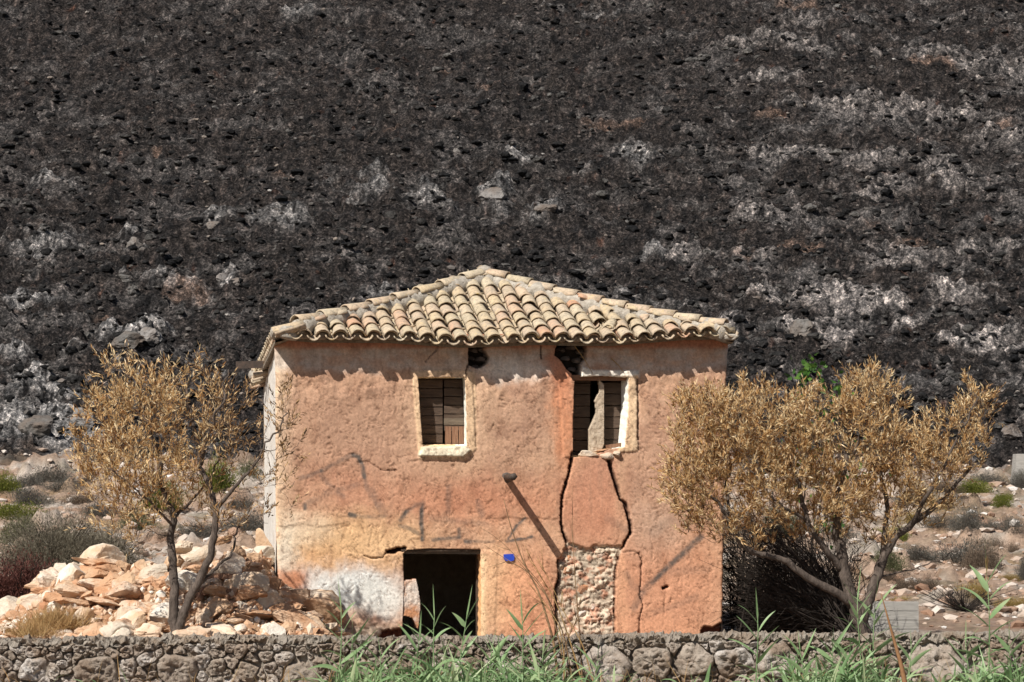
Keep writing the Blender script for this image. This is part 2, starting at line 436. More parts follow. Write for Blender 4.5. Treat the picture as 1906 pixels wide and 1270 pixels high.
def terrain(X, Y, want_col=False):
    zb = profile(Y) + .012 * np.clip(Y - 40, 0, 200) * fbm(X * .03, Y * .03, 2, seed=5)
    hl = sstep(38, 50, Y)                                     # where relief begins
    pxx = CX + X / np.maximum(Y, 1) * FPX; pyy = HY + (ZC - zb) / np.maximum(Y, 1) * FPX
    wx = pxx + 40 * fbm(X * .5, Y * .9, 4, .6, seed=1); wy = pyy + 11 * fbm(X * .5, Y * 1.0, 4, .6, seed=2)
    g = 0; t = 0
    for (cx, cy, rx, ry, s) in gray_blobs: g = np.maximum(g, s * np.exp(-((wx - cx) / rx) ** 2 - ((wy - cy) / ry) ** 2))
    for (cx, cy, rx, ry, s) in tan_blobs: t = np.maximum(t, s * np.exp(-((wx - cx) / rx) ** 2 - ((wy - cy) / ry) ** 2))
    strata = fbm(X * .22 + 3, Y * .55, 5, .6, seed=3)
    right = sstep(1150, 1650, wx) * sstep(700, 500, wy) + .5 * sstep(250, 620, wy)
    strata = .55 * strata + .8 * fbm(X * .16 + .12 * Y, Y * 1.15 + .25 * fbm(X * .5, Y * .5, 2), 4, .6, seed=24)
    rk = sstep(.32, .86, g * .92 + strata * .80 + .16 * right + .7 * fbm(X * .8, Y * 2.4, 4, .7, seed=23))
    tn = sstep(.5, .95, t + .6 * fbm(X * .9, Y * 1.2, 4, .6, seed=9) + .08 * right)
    edge = Y + 3.2 * fbm(X * .10, Y * .10 + 4, 4, .6, seed=12) - 72.5 + .03 * X
    burnt = sstep(-2.2, 1.2, edge + 1.6 * fbm(X * .7, Y * .9, 4, .65, seed=13))
    c1 = billow(X * .55, Y * .55, 4, .55, 4); c2 = billow(X * 2.1, Y * 2.1, 3, .6, 6)
    f1, f2, cid = cellv(X * 1.1 + .5 * fbm(X, Y, 2), Y * .9, 2)
    big = fbm(X * .07, Y * .07, 3, seed=8)
    rough = fbm(X * 3.1, Y * 3.1, 3, .7, seed=15)
    h_b = .8 * big + .75 * (c1 - .3) + .5 * fbm(X * .25, Y * .5, 3, seed=33)
    ledge = .22 * rk * (.3 + .9 * sstep(-.1, .15, np.abs(fbm(X * .35, Y * 1.5, 4, .6, seed=21)) - .12)) + .12 * rk * (1 - f1)
    h_g = .35 * big + .34 * (c1 - .3) + .24 * (c2 - .3) + .09 * rough + .34 * sstep(.15, .4, fbm(X * .35, Y * .7, 4, .6, seed=30))
    c3 = billow(X * 3.2, Y * 3.8, 2, .6, 16); g1, g2, gid = cellv(X * 1.5 + .5 * rough, Y * 1.7 + .5 * c2, 9); k1, k2, kid = cellv(X * 3.3 + .5 * rough, Y * 3.6, 19)
    st2 = fbm(X * .22, Y * 1.1, 4, .6, seed=48); h_b = h_b + .22 * np.abs(st2)
    h_b = h_b + .16 * (c2 - .3) + .10 * (c3 - .3) + .24 * np.clip(1 - g1 * 1.7, 0, 1) ** .5 * (gid > .6) + .13 * np.clip(1 - k1 * 1.6, 0, 1) ** .5 * (kid > .45)
    h = burnt * (h_b + ledge) + (1 - burnt) * h_g
    z = zb + h * hl + .02 * fbm(X * 2, Y * 2, 3) * (1 - hl)
    if not want_col: return z
    fn = fbm(X * 1.3, Y * 1.6, 5, .65, seed=40)[:, None]; fn2 = fbm(X * 4.5, Y * 5, 4, .7, seed=41)[:, None]; fn3 = fbm(X * .4, Y * .6, 4, .6, seed=42)[:, None]
    blk = np.array([.017, .0172, .0185]); brn = np.array([.056, .048, .044])
    col = blk + (brn - blk) * np.clip(.5 + 1.1 * fn + .8 * fn2, 0, 1)
    col = col + np.array([.06, .045, .04]) * sstep(.18, .5, fn2 + .4 * fn3)
    ash = sstep(-.02, .42, fn3 + .5 * fn + .9 * fbm(X * .14 + .1 * Y, Y * .8, 4, .6, seed=47)[:, None])
    col = col * (1 - .5 * ash) + .5 * ash * (np.array([.105, .102, .101]) + .05 * sstep(1100, 1600, wx)[:, None] + .03 * sstep(300, 620, wy)[:, None]) * (1 + 1.3 * fn2)
    red = sstep(.34, .55, fbm(X * .8, Y * 1.1, 4, .6, seed=43)[:, None]) * .5
    col = col * (1 - red) + red * np.array([.11, .045, .025])
    gray = (np.array([.20, .20, .20]) + np.array([.13, .12, .11]) * (fn2 * 1.6 + fn)) * np.where(wx[:, None] > 1250, np.array([1.06, 1.0, .97]), 1.0)
    gray = np.clip(gray, .035, .45)
    low = sstep(420, 640, wy)[:, None]
    gray = gray * (.85 + .5 * low)
    a = (rk * sstep(-.22, .2, fn2[:, 0] + .12 + .5 * fn[:, 0]))[:, None] * .92
    col = col * (1 - a) + a * gray * 1.2
    a = (tn * .75)[:, None]
    col = col * (1 - a) + a * (np.array([.20, .14, .11]) * (1 + .6 * fn2))
    # unburnt ground: pinkish limestone soil, paler slabs, dry straw colours
    soil = np.array([.38, .27, .20]) + np.array([.12, .10, .09]) * (fn + fn2)
    slab = sstep(-.04, .16, fbm(X * .5, Y * 1.0, 4, .6, seed=50))[:, None]
    soil = soil * (1 - .8 * slab) + .8 * slab * (np.array([.50, .44, .385]) + .15 * fn2)
    redp = sstep(.12, .36, fbm(X * .3 + 9, Y * .5, 4, .6, seed=52))[:, None]
    soil = soil * (1 - .75 * redp) + .75 * redp * np.array([.36, .19, .11])
    strw = sstep(.14, .38, fbm(X * .33, Y * .6 + 30, 4, .6, seed=53))[:, None]
    soil = soil * (1 - .6 * strw) + .6 * strw * np.array([.26, .18, .09])
    dk = sstep(50, 41, Y)[:, None] * sstep(-.25, .2, fn)
    soil = soil * (1 - .55 * dk) + .55 * dk * np.array([.17, .11, .085])
    scr = sstep(.0, .3, fbm(X * .45 + 7, Y * .8, 5, .65, seed=57))[:, None]
    soil = soil * (1 - .6 * scr) + .6 * scr * np.array([.13, .115, .075])
    soil = np.clip(soil, .03, .75)
    col = col * np.array([1.10, 1.09, 1.09])
    B = burnt[:, None]
    return z, np.clip(soil * (1 - B) + col * B, .008, .8), edge

def build_terrain():
    core = np.linspace(-1, 1, 740)
    out = np.array([1.04, 1.1, 1.2, 1.35, 1.6, 2, 2.6, 3.5, 5, 7.5])
    s = np.concatenate([-out[::-1], core, out])
    def yof(py):                                              # rows spaced evenly in the view
        ys = np.linspace(40, 125, 6000); p = HY + (ZC - profile(ys)) / ys * FPX
        return np.interp(-py, -p, ys)
    ya = yof(np.linspace(1174, -110, 560))
    ys = np.concatenate([np.linspace(-60, 24, 14, endpoint=False), np.linspace(24, 40, 60, endpoint=False), ya, np.linspace(ya[-1], 320, 60)[1:]])
    ys = np.unique(ys)
    w = .268 * np.clip(ys, 30, 1e9) + 1.0
    X = (w[:, None] * s[None]); Y = np.repeat(ys[:, None], len(s), 1)
    nr, nc = X.shape
    x = X.ravel(); y = Y.ravel()
    z, col, edge = terrain(x, y, True)
    v = np.stack([x, y, z], 1)
    i = np.arange(nr - 1)[:, None] * nc + np.arange(nc - 1)[None]
    q = np.stack([i, i + 1, i + nc + 1, i + nc], -1).reshape(-1, 4)
    isb = edge[q].mean(1) > 0
    for name, sel, mat, lab in (('burnt_hillside', isb, M['hill'], 'charred black hillside with grey limestone ledges rising behind the house'),
                                ('ground', ~isb, M['ground'], 'stony pinkish ground around and behind the ruined house')):
        qq = q[sel]; used = np.unique(qq); mp = np.zeros(len(v), int); mp[used] = np.arange(len(used))
        me = mesh_np(name, v[used], mp[qq], mat, True, col[used])
        tag(obj(name, me), lab, None, None, 'structure')
build_terrain()
def ground_z(x, y): return float(terrain(np.array([float(x)]), np.array([float(y)]))[0])
_rayY = np.concatenate([np.arange(32.5, 45, .1), np.arange(45, 125, .25)])
def on_ground(px, py):
    """where the view ray through a pixel meets the terrain"""
    xs = (px - CX) / FPX * _rayY; zs = ZC - (py - HY) / FPX * _rayY
    d = zs - terrain(xs, _rayY)
    k = np.argmax(d < 0) if (d < 0).any() else len(d) - 1
    return Vector((xs[k], _rayY[k], zs[k]))

# ------------------------------------------------------------------ scatter on the hill: charred clods, loose chips
ICO = None
def ico(sub):
    import bmesh
    bm = bmesh.new(); bmesh.ops.create_icosphere(bm, subdivisions=sub, radius=1.0)
    v = np.array([x.co[:] for x in bm.verts]); f = np.array([[q.index for q in p.verts] for p in bm.faces]); bm.free()
    return v, f
I1v, I1f = ico(1); I2v, I2f = ico(2)
def scatter_lumps(name, cnt, pyr, smin, smax, mat, label, flat=.6, seed=1, burnt_only=True, jag=.45, clump=None, hi=False):
    I1v, I1f = (I2v, I2f) if hi else (globals()['I1v'], globals()['I1f'])
    g = np.random.default_rng(seed)
    py = g.uniform(pyr[0], pyr[1], cnt * 3); px = g.uniform(-350, 2260, cnt * 3)
    ys = np.linspace(38, 125, 4000); pp = HY + (ZC - profile(ys)) / ys * FPX
    Y = np.interp(-py, -pp, ys) + g.normal(0, .2, cnt * 3); X = (px - CX) / FPX * Y
    dens = fbm(X * .35, Y * .5, 4, .6, seed=60 + seed)
    edge = Y + 3.2 * fbm(X * .10, Y * .10 + 4, 4, .6, seed=12) - 72.5 + .03 * X
    ok = ((edge > .3) if burnt_only else (edge < .5)) & (dens > g.uniform(-.5, .35, len(X)))
    if clump is not None: ok &= clump(X, Y)
    X = X[ok][:cnt]; Y = Y[ok][:cnt]; n = len(X)
    Z = terrain(X, Y)
    s = smin * (smax / smin) ** (g.random(n) ** 2.2)
    disp = 1 + g.uniform(-jag, jag, (n, len(I1v)))
    v = I1v[None] * disp[:, :, None] * s[:, None, None]
    a = g.uniform(0, 6.28, n); st = g.uniform(.7, 1.5, n)
    vx = v[:, :, 0] * st[:, None]; vy = v[:, :, 1]; vz = v[:, :, 2] * flat * g.uniform(.6, 1.3, n)[:, None]
    ca = np.cos(a)[:, None]; sa = np.sin(a)[:, None]
    V = np.stack([vx * ca - vy * sa + X[:, None], vx * sa + vy * ca + Y[:, None], vz + Z[:, None] + s[:, None] * .15], -1).reshape(-1, 3)
    F = (I1f[None] + (np.arange(n) * len(I1v))[:, None, None]).reshape(-1, 3)
    o = obj(name, mesh_np(name, V, F, mat, False))
    tag(o, label, None, None, 'stuff')
scatter_lumps('charred_brush', 11500, (-80, 850), .05, .21, M['char'], 'charred black brush stubs and clods covering the burnt hillside', .62, 1, jag=.22, hi=True)
scatter_lumps('loose_stones', 8000, (-80, 860), .025, .13, M['chip'], 'loose grey stones strewn over the burnt hillside', .6, 2, jag=.25)
scatter_lumps('pale_scree', 6500, (835, 1172), .03, .17, M['pale_chip'], 'pale pinkish broken stones strewn over the unburnt ground', .6, 3, False, .3)

# ------------------------------------------------------------------ rocks
def rock_arrays(seed, sub=4, cuts=9, rough=.09, sc_=(1, 1, 1)):
    r = np.random.default_rng(seed)
    v, f = ico(sub); v = v.copy()
    for _ in range(cuts):
        n = r.normal(size=3); n /= np.linalg.norm(n); d = r.uniform(.45, .8)
        e = np.maximum(0, v @ n - d); v -= e[:, None] * n
    for k, p in enumerate(v):
        q = Vector(p) * 1.6 + Vector((seed * 3.1, 0, 0))
        nn = mnoise.fractal(q, .6, 2.1, 6)
        st = mnoise.fractal(Vector((p[0] * .8, p[1] * .8, p[2] * 7 + seed)), 1, 2, 2)
        v[k] = p * (1 + rough * nn * 1.4 + .05 * st)
    return v * np.array(sc_), f
def rock_mesh(name, seed, mat, **kw):
    v, f = rock_arrays(seed, **kw)
    return mesh_np(name, v, f, mat, False)
ROCK = [rock_mesh('rubble_rock', 100 + k, M['rubble']) for k in range(10)]
SLAB = [rock_mesh('rubble_slab', 200 + k, M['rubble'], sc_=(1, .7, .32), rough=.10) for k in range(7)]
PALE = [rock_mesh('pale_rock', 300 + k, M['pale_stone'], cuts=7, rough=.05) for k in range(5)]
HROCK = [rock_mesh('hill_rock', 400 + k, M['hill_rock'], cuts=8, rough=.12) for k in range(6)]
PANEL = [rock_mesh('masonry_rock', 500 + k, M['panel_stone'], sub=2) for k in range(6)]
HOLE = [rock_mesh('dark_rock', 600 + k, M['hole_stone'], sub=2) for k in range(3)]
def place(name, me, parent, loc, size, rot=None, r=R):
    o = bpy.data.objects.new(name, me); o.location = loc
    o.scale = size if hasattr(size, '__len__') else (size,) * 3
    o.rotation_euler = rot if rot is not None else (r.uniform(-.4, .4), r.uniform(-.4, .4), r.uniform(0, 6.28))
    return link(o, parent)

# distinct boulders on the hillside
for k, (px, py, w, h, lab) in enumerate([
    (395, 422, 17, 12, 'grey angular boulder standing alone on the black slope above and left of the roof'),
    (516, 463, 9, 7, 'small grey boulder on the black slope above the left hip of the roof'),
    (415, 521, 13, 12, 'rounded grey boulder, left one of a touching pair up the slope from the left eave'),
    (438, 525, 14, 10, 'rounded grey boulder, right one of a touching pair up the slope from the left eave'),
    (250, 455, 18, 14, 'cracked grey boulder in the charred slope high above the left olive tree'),
    (230, 519, 18, 10, 'low pale grey boulder on the charred slope straight above the left olive tree'),
    (232, 634, 36, 20, 'large grey boulder at the top of the left olive tree'),
    (278, 626, 24, 18, 'pale grey boulder touching the right side of the large one above the left tree'),
    (920, 366, 26, 16, 'big rounded grey boulder on the slope above the roof peak'),
    (1019, 386, 22, 10, 'low grey boulder on the slope to the upper right of the roof peak'),
    (850, 283, 12, 7, 'small pale boulder on the dark slope high above the roof peak'),
    (1400, 160, 13, 6, 'small flat boulder on the bare upper slope at right'),
    (1418, 553, 30, 9, 'long white limestone slab on the slope just above the right end of the roof'),
    (1495, 612, 24, 22, 'tall pale boulder on the slope beyond the right end of the roof'),
    (1885, 808, 20, 17, 'dark grey boulder at the right edge of the picture above the concrete post'),
    (75, 790, 36, 24, 'wide grey outcrop boulder at the left edge above the green bushes'),
    (150, 780, 30, 20, 'grey boulder behind the left side of the left olive tree')]):
    p = on_ground(px, py + h * .6); s = p.y / FPX
    o = place('boulder', HROCK[k % 6], None, (p.x, p.y + h * s * .3, p.z + h * s * .5), (w * s * 1.1, h * s * 1.3, h * s * 1.15), (R.uniform(-.2, .2), R.uniform(-.2, .2), R.uniform(-.5, .5)))
    tag(o, lab, 'boulder', 'boulders on the burnt hillside')

# ------------------------------------------------------------------ THE HOUSE
house = empty('ruined_house', (X0, Y0, 0), TH, 'two-storey ruined stone house in cracked ochre plaster under a hipped clay tile roof', 'house')
VD = 3.9                                                      # depth of the house
win1 = [(778, 703), (865, 703), (868, 770), (868, 831), (787, 831), (782, 770)]
win2 = [(1069, 702), (1120, 700), (1170, 703), (1170, 760), (1164, 832), (1136, 836), (1108, 846), (1088, 850), (1066, 852), (1066, 780)]
door = [(750, 1030), (757, 1024), (800, 1021), (895, 1023), (896, 1110), (893, 1300), (750, 1300), (749, 1170), (752, 1090)]
z1 = lambda L, s, ox, oy: [(x / s + ox, y / s + oy) for x, y in L]
Z4 = lambda *L: z1(L, 3.024, 900, 780)
Z3 = lambda *L: z1(L, 3.023, 480, 780)
Zt = lambda *L: z1(L, 3.736, 460, 480)
Zu = lambda *L: z1(L, 3.665, 900, 480)
panel = Z4((470, 690), (520, 708), (560, 718), (600, 730), (620, 705), (700, 710), (785, 718), (765, 770), (745, 830), (735, 930), (738, 1010), (738, 1600), (415, 1600), (412, 1040), (408, 965), (430, 905), (422, 850), (418, 800), (440, 770))
holeA = Zt((1542, 560), (1645, 560), (1650, 640), (1682, 690), (1662, 745), (1600, 770), (1540, 745))
holeB = Zu((480, 560), (500, 600), (482, 660), (530, 700), (560, 745), (600, 790), (610, 840), (660, 830), (668, 730), (700, 680), (708, 600), (700, 560))
chip = Z4((1222, 1600), (1222, 1195), (1240, 1165), (1290, 1170), (1332, 1150), (1360, 1140), (1400, 1600))
cracks = [(Z4((500, 190), (490, 280), (465, 370), (445, 430), (440, 520), (437, 590), (450, 640), (470, 695)), 2.6, .10),
    (Z4((425, 800), (430, 900), (412, 960), (414, 1060), (415, 1420)), 4.0, .14),
    (Z4((705, 215), (715, 270), (735, 330), (755, 390), (770, 450), (800, 480), (815, 550), (830, 600), (828, 640)), 3.6, .10),
    (Z4((828, 640), (790, 710), (765, 760), (745, 830), (738, 900), (735, 1000), (738, 1400)), 2.2, .08),
    (Z4((872, 755), (892, 800), (885, 900), (880, 990), (900, 1050), (880, 1120), (870, 1400)), 1.0, .035),
    (Z4((945, 620), (940, 680), (952, 720), (948, 800)), .4, .012), (Z4((1030, 960), (1020, 1050), (1012, 1160)), .5, .012),
    (Z4((780, 750), (850, 745), (885, 765)), .7, .02),
    (Z4((1015, 955), (1035, 945)), 3.2, .07),
    (Zt((1335, 590), (1322, 640), (1280, 680), (1240, 725)), .9, .03),
    (Zt((1540, 740), (1522, 800), (1520, 840)), 1.0, .04),
    (Z3((600, 770), (640, 785), (700, 782), (730, 745)), 1.1, .03),
    (Z3((730, 745), (780, 733), (828, 728)), 3.0, .07),
    (Z3((560, 245), (620, 240), (700, 290), (780, 288)), 1.1, .02),
    (Z3((60, 0), (70, 0)), .1, 0),
    (Zu((1050, 830), (1053, 950), (1052, 1240)), 1.6, .035),
    (Z3((320, 1010), (400, 1020), (480, 1060)), 1.4, .03),
    (Zu((390, 600), (395, 690)), 1.2, .04)]
# sprayed strokes: points, half-width, strength
spray = [(Z3((230, 335), (290, 320), (360, 290), (470, 230), (540, 203)), 5, .5), (Z3((540, 203), (565, 212), (590, 270), (600, 330)), 5, .95), (Z3((600, 330), (615, 390), (660, 460), (690, 520)), 6, .4),
    (Z3((355, 292), (360, 290)), 5, 1.0), (Z3((360, 320), (400, 370), (440, 400), (480, 440)), 6, .35), (Z3((265, 480), (266, 505)), 4.5, .9), (Z3((265, 480), (400, 415), (560, 370)), 7, .3),
    (Z3((520, 540), (545, 545)), 6, .85), (Z3((540, 545), (640, 552), (720, 545)), 5, .4), (Z3((640, 400), (690, 480), (720, 540)), 7, .3),
    (Z3((800, 570), (850, 510), (885, 485), (925, 472)), 5, .7), (Z3((925, 478), (920, 560), (925, 680)), 5, .85), (Z3((800, 600), (850, 615), (905, 645)), 5, .6),
    (Z3((990, 680), (1060, 672), (1135, 668), (1130, 620)), 4.5, .7), (Z3((990, 680), (1000, 678)), 5, .9), (Z3((1170, 690), (1195, 690)), 5, .9), (Z3((1190, 690), (1330, 690)), 3.5, .45),
    (Z3((1075, 380), (1070, 520)), 7, .35), (Z3((1240, 470), (1260, 540)), 8, .3), (Z3((980, 560), (1280, 590)), 7, .25), (Z3((560, 250), (700, 200)), 8, .0),
    (Z4((235, 560), (190, 600), (150, 660), (130, 690), (200, 680), (272, 664)), 3, .85), (Z4((265, 665), (272, 664)), 3.6, 1.0),
    (Z4((1225, 665), (1170, 710), (1110, 770), (1000, 870), (950, 920)), 7, .85), (Z4((950, 920), (890, 985), (850, 1060)), 9, .45), (Z4((800, 870), (840, 940), (900, 970)), 8, .3),
    (Z4((960, 640), (1060, 560), (1150, 600)), 12, .22), (Z4((1050, 860), (1250, 850)), 9, .22), (Z4((960, 1090), (1080, 1050), (1200, 1000)), 8, .22), (Z4((700, 560), (800, 620)), 9, .25)]
# letters scratched into the plaster
sx = lambda x, y: (540 + x / 7.94, 800 + y / 7.94)
scratch = [[sx(1310, 130), sx(1300, 240)], [sx(1310, 130), sx(1370, 235)], [sx(1375, 130), sx(1372, 240)], [sx(1455, 125), sx(1450, 230)], [sx(1450, 235), sx(1500, 235)], [sx(1550, 150), sx(1540, 220)],
    [sx(1600, 120), sx(1570, 215)], [sx(1570, 170), sx(1620, 195)], [sx(1600, 120), sx(1660, 225)], [sx(580, 120), sx(585, 165)], [sx(575, 125), sx(610, 120)],
    [sx(610, 650), sx(640, 720)], [sx(655, 650), sx(655, 715)], [sx(700, 655), sx(700, 715)], [sx(700, 690), sx(760, 650)], [sx(720, 680), sx(765, 715)]]
s2 = lambda x, y: (660 + x / 6.353, 960 + y / 6.353)
scratch += [[s2(170, 370), s2(205, 205)], [s2(205, 205), s2(245, 350)], [s2(285, 200), s2(290, 350)], [s2(290, 350), s2(380, 190)], [s2(370, 200), s2(425, 360)], [s2(455, 350), s2(530, 220)], [s2(530, 110), s2(560, 180)]]

def build_front():
    nc, nr = 430, 326
    pyv = np.linspace(622, 1272, nr)
    lx = np.interp(pyv, [622, 650, 700, 900, 1000, 1090, 1272], [509, 511, 513, 513, 514, 517, 518]) + 1.5 * fbm(pyv / 25, pyv * 0 + 3, 3)
    rx = np.interp(pyv, [622, 660, 750, 850, 1000, 1160, 1185, 1272], [1359, 1354, 1351, 1349, 1347, 1345, 1343, 1343]) + 1.8 * fbm(pyv / 22, pyv * 0 + 8, 3)
    s = np.linspace(0, 1, nc)
    px = (lx[:, None] + (rx - lx)[:, None] * s[None]).ravel(); py = np.repeat(pyv[:, None], nc, 1).ravel()
    i = np.arange(nr - 1)[:, None] * nc + np.arange(nc - 1)[None]
    q = np.stack([i, i + nc, i + nc + 1, i + 1], -1).reshape(-1, 4)
    cxp = px[q].mean(1); cyp = py[q].mean(1)
    holes = [win1, win2, door]
    kill = np.zeros(len(q), bool)
    for H in holes: kill |= inside(cxp, cyp, H)
    q = q[~kill]
    e = np.concatenate([q[:, [0, 1]], q[:, [1, 2]], q[:, [2, 3]], q[:, [3, 0]]])
    es = np.sort(e, 1); key = es[:, 0].astype(np.int64) * 10 ** 7 + es[:, 1]
    uq, idx, cnt = np.unique(key, return_index=True, return_counts=True)
    be = e[idx[cnt == 1]]
    row = be // nc; cl = be % nc
    outer = ((row == 0).all(1)) | ((row == nr - 1).all(1)) | ((cl == 0).all(1)) | ((cl == nc - 1).all(1))
    be = be[~outer]
    bv = np.unique(be)
    # snap the cut edge onto the opening's outline
    for b in bv:
        best = None
        for H in holes:
            for a, c in zip(H, H[1:] + H[:1]):
                vx, vy = c[0] - a[0], c[1] - a[1]
                t = min(1, max(0, ((px[b] - a[0]) * vx + (py[b] - a[1]) * vy) / (vx * vx + vy * vy)))
                X, Y = a[0] + t * vx, a[1] + t * vy; d = math.hypot(px[b] - X, py[b] - Y)
                if best is None or d < best[0]: best = (d, X, Y)
        px[b], py[b] = best[1], best[2]
    # ---- relief (metres, outward)
    wob = fbm(px / 30, py / 30, 3, seed=70); n0 = fbm(px / 14, py / 14, 3, seed=69)
    h = .030 * fbm(px / 170, py / 170, 3, seed=71)
    ca, sa = math.cos(.7), math.sin(.7)
    a = (px * ca - py * sa); b = (px * sa + py * ca)
    wa = a + 26 * fbm(px / 60, py / 60, 3, seed=72); wb = b + 26 * fbm(px / 60, py / 60, 3, seed=73)
    f1 = fbm(wa / 70, wb / 26, 3, .55, seed=74) * 7
    saw = f1 - np.floor(f1)
    amp = .35 + .65 * sstep(-.25, .25, fbm(px / 90, py / 90, 2, seed=75))
    smoothz = 1 - .7 * np.exp(-((px - 1110) / 60) ** 2 - ((py - 930) / 90) ** 2)
    topz = sstep(660, 720, py)
    h += .005 * saw ** 2 * amp * smoothz * (.25 + .75 * topz)
    crease = np.zeros(px.shape)
    for (lx_, ly_, wdt, dep, cov, sd_) in ((40, 17, .030, .016, .04, 200), (24, 12, .040, .010, .08, 204), (70, 24, .018, .022, .10, 208), (16, 24, .035, .010, .14, 212), (54, 34, .020, .014, .12, 216), (90, 16, .022, .016, .12, 220)):
        nz = fbm(wa / lx_ + sd_, wb / ly_, 3, .5, seed=sd_)
        mk = sstep(cov, cov + .10, fbm(px / 30 + sd_, py / 30, 3, .6, seed=sd_ + 1)) * smoothz * (.25 + .75 * topz)
        ln = mk * np.exp(-(nz / wdt) ** 2); crease = np.maximum(crease, ln * sstep(.006, .016, dep + .004))
        h += -.55 * dep * ln + .12 * dep * mk * sstep(-wdt, wdt * 3, nz)
    h += .0022 * fbm(px / 10, py / 8, 4, .75, seed=77) + .008 * fbm(px / 45, py / 38, 3, .5, seed=79)
    ll = py + 8 * fbm(px / 40, py / 900, 3, seed=78)            # lip along the floor line
    lipm = sstep(880, 920, px) * sstep(1050, 1035, px)
    h += .012 * sstep(966, 963, ll) * lipm
    h += .010 * sstep(984, 980, ll + 4) * sstep(700, 620, px)
    h += .045 * fbm(px / 38, py / 46, 3, .6, seed=84) * sstep(780, 700, py)
    # window surrounds
    s1 = sdf(px + 1.5 * wob, py + 1.5 * wob, [(766, 690), (868, 688), (884, 692), (888, 835), (866, 856), (780, 856), (772, 770)])
    h += .016 * sstep(1.2, -1.2, s1)
    h -= .008 * np.exp(-(s1 / 1.5) ** 2) * (py < 850)
    h -= .022 * np.exp(-(seg_dist(px, py, [(880, 692), (884, 760), (886, 832)]) / 1.6) ** 2)
    sill = sdf(px, py, [(787, 831), (866, 831), (876, 838), (862, 851), (777, 849)])
    h += .045 * sstep(1.0, -1.5, sill)
    h += .018 * sstep(1.5, -1.5, sdf(px + 2 * wob, py, [(1040, 700), (1070, 690), (1068, 850), (1050, 852)]))
    h += .022 * sstep(1.2, -1.2, sdf(px + wob, py, [(1166, 690), (1188, 694), (1187, 840), (1150, 842), (1160, 800)]))
    h += .03 * sstep(2, -2, sdf(px, py, [(1085, 683), (1105, 690), (1190, 690), (1190, 702), (1075, 702)])) * (.6 + .6 * fbm(px / 10, py / 10, 2))
    h += .012 * sstep(2, -2, sdf(px + 2 * wob, py, [(898, 1024), (926, 1026), (920, 1190), (896, 1272)]))
    # broken, thin lower plaster at left
    lowb = sstep(-8, 14, sdf(px + 14 * wob, py + 14 * wob, [(500, 1300), (500, 1135), (560, 1140), (640, 1165), (700, 1150), (748, 1175), (748, 1300)]) * -1)
    h += lowb * (-.025 + .030 * fbm(px / 9, py / 7, 3, .6, seed=80))
    # panel of bare masonry, holes, chip
    pj = 5.5 * fbm(px / 12, py / 12, 5, .7, seed=81)
    sp = sdf(px + pj, py + pj, panel)
    pin = sstep(1.5, -3, sp)
    fa, fb_, cid = cellv(px / 30 + .8 * wob, py / 22 + .6 * n0, 3)
    stonep = pin * sstep(.03, .16, fb_ - fa)
    h += pin * (-.075) + stonep * (.045 * (1 - fa) * (.3 + cid)) + pin * .06 * fbm(px / 11, py / 9, 5, .7, seed=82)
    sA = sdf(px + pj * .5, py + pj * .5, holeA); sB = sdf(px + pj * .7, py + pj * .7, holeB); sC = np.minimum(sdf(px + pj * .5, py + pj * .5, chip), sdf(px + pj, py + pj * .5, Z3((722, 762), (738, 742), (780, 730), (826, 722), (832, 748), (790, 752), (760, 762))))
    sC = np.minimum(sC, sdf(px + pj * 1.5, py + pj, Z3((680, 1225), (700, 1195), (745, 1185), (800, 1178), (830, 1190), (830, 1500), (560, 1500), (600, 1240))))
    hin = np.maximum(sstep(1, -2, sA), sstep(1, -2, sB))
    h += -.32 * hin
    cin = sstep(1, -3, sC); h += -.12 * cin + cin * .04 * fbm(px / 8, py / 8, 3)
    cj = 3.2 * fbm(px / 9, py / 9, 4, .7, seed=83); cw_ = 1 + .7 * fbm(px / 16, py / 16, 3, seed=86)
    cr = np.zeros(px.shape)
    for pts, w, dep in cracks:
        d = seg_dist(px + cj, py + cj * .5, pts); ww = w * cw_
        c = sstep(ww + .9, ww * .45, d); h -= dep * c * (1 - pin); cr = np.maximum(cr, c * min(1, dep / .05) * (1 - pin))
    for pts in scratch: h -= .010 * np.exp(-(seg_dist(px + cj * .4, py, pts) / 1.1) ** 2)
    # rounded corner at the left and right end
    dl = (px - np.interp(py, pyv, lx)); dr = np.interp(py, pyv, rx) - px
    h -= .05 * (1 - np.sqrt(np.clip(1 - (1 - np.clip(dl / 9, 0, 1)) ** 2, 0, 1))) + .03 * (1 - np.sqrt(np.clip(1 - (1 - np.clip(dr / 6, 0, 1)) ** 2, 0, 1)))
    # ---- colour
    n1 = fbm(px / 55, py / 55, 4, .6, seed=90)[:, None]; n2 = fbm(px / 16, py / 16, 4, .6, seed=91)[:, None]; n3 = fbm(px / 130, py / 40, 3, .6, seed=92)[:, None]
    K = .80
    A = lambda c: lin(c) / K
    col = A((201, 146, 112)) + (A((178, 124, 94)) - A((201, 146, 112))) * sstep(-.35, .35, n1) + .05 * n2
    def lay(c, mask, amt=1.0):
        nonlocal col
        m = np.clip(np.asarray(mask).reshape(-1, 1) * amt, 0, 1)
        col = col * (1 - m) + m * (A(c) * (1 + .22 * n2))
    wX = px + 26 * n1[:, 0] + 9 * n2[:, 0]; wY = py + 22 * fbm(px / 50, py / 50, 4, .6, seed=93) + 8 * n2[:, 0]
    B = lambda cx, cy, rx_, ry_, p=1.0: np.exp(-(((wX - cx) / rx_) ** 2 + ((wY - cy) / ry_) ** 2) ** p)
    lay((184, 132, 104), B(680, 800, 180, 120), .8)
    lay((172, 122, 98), B(980, 760, 90, 90), .45)
    lay((214, 168, 130), B(840, 760, 90, 110, 2) * (px < 1000), .45)
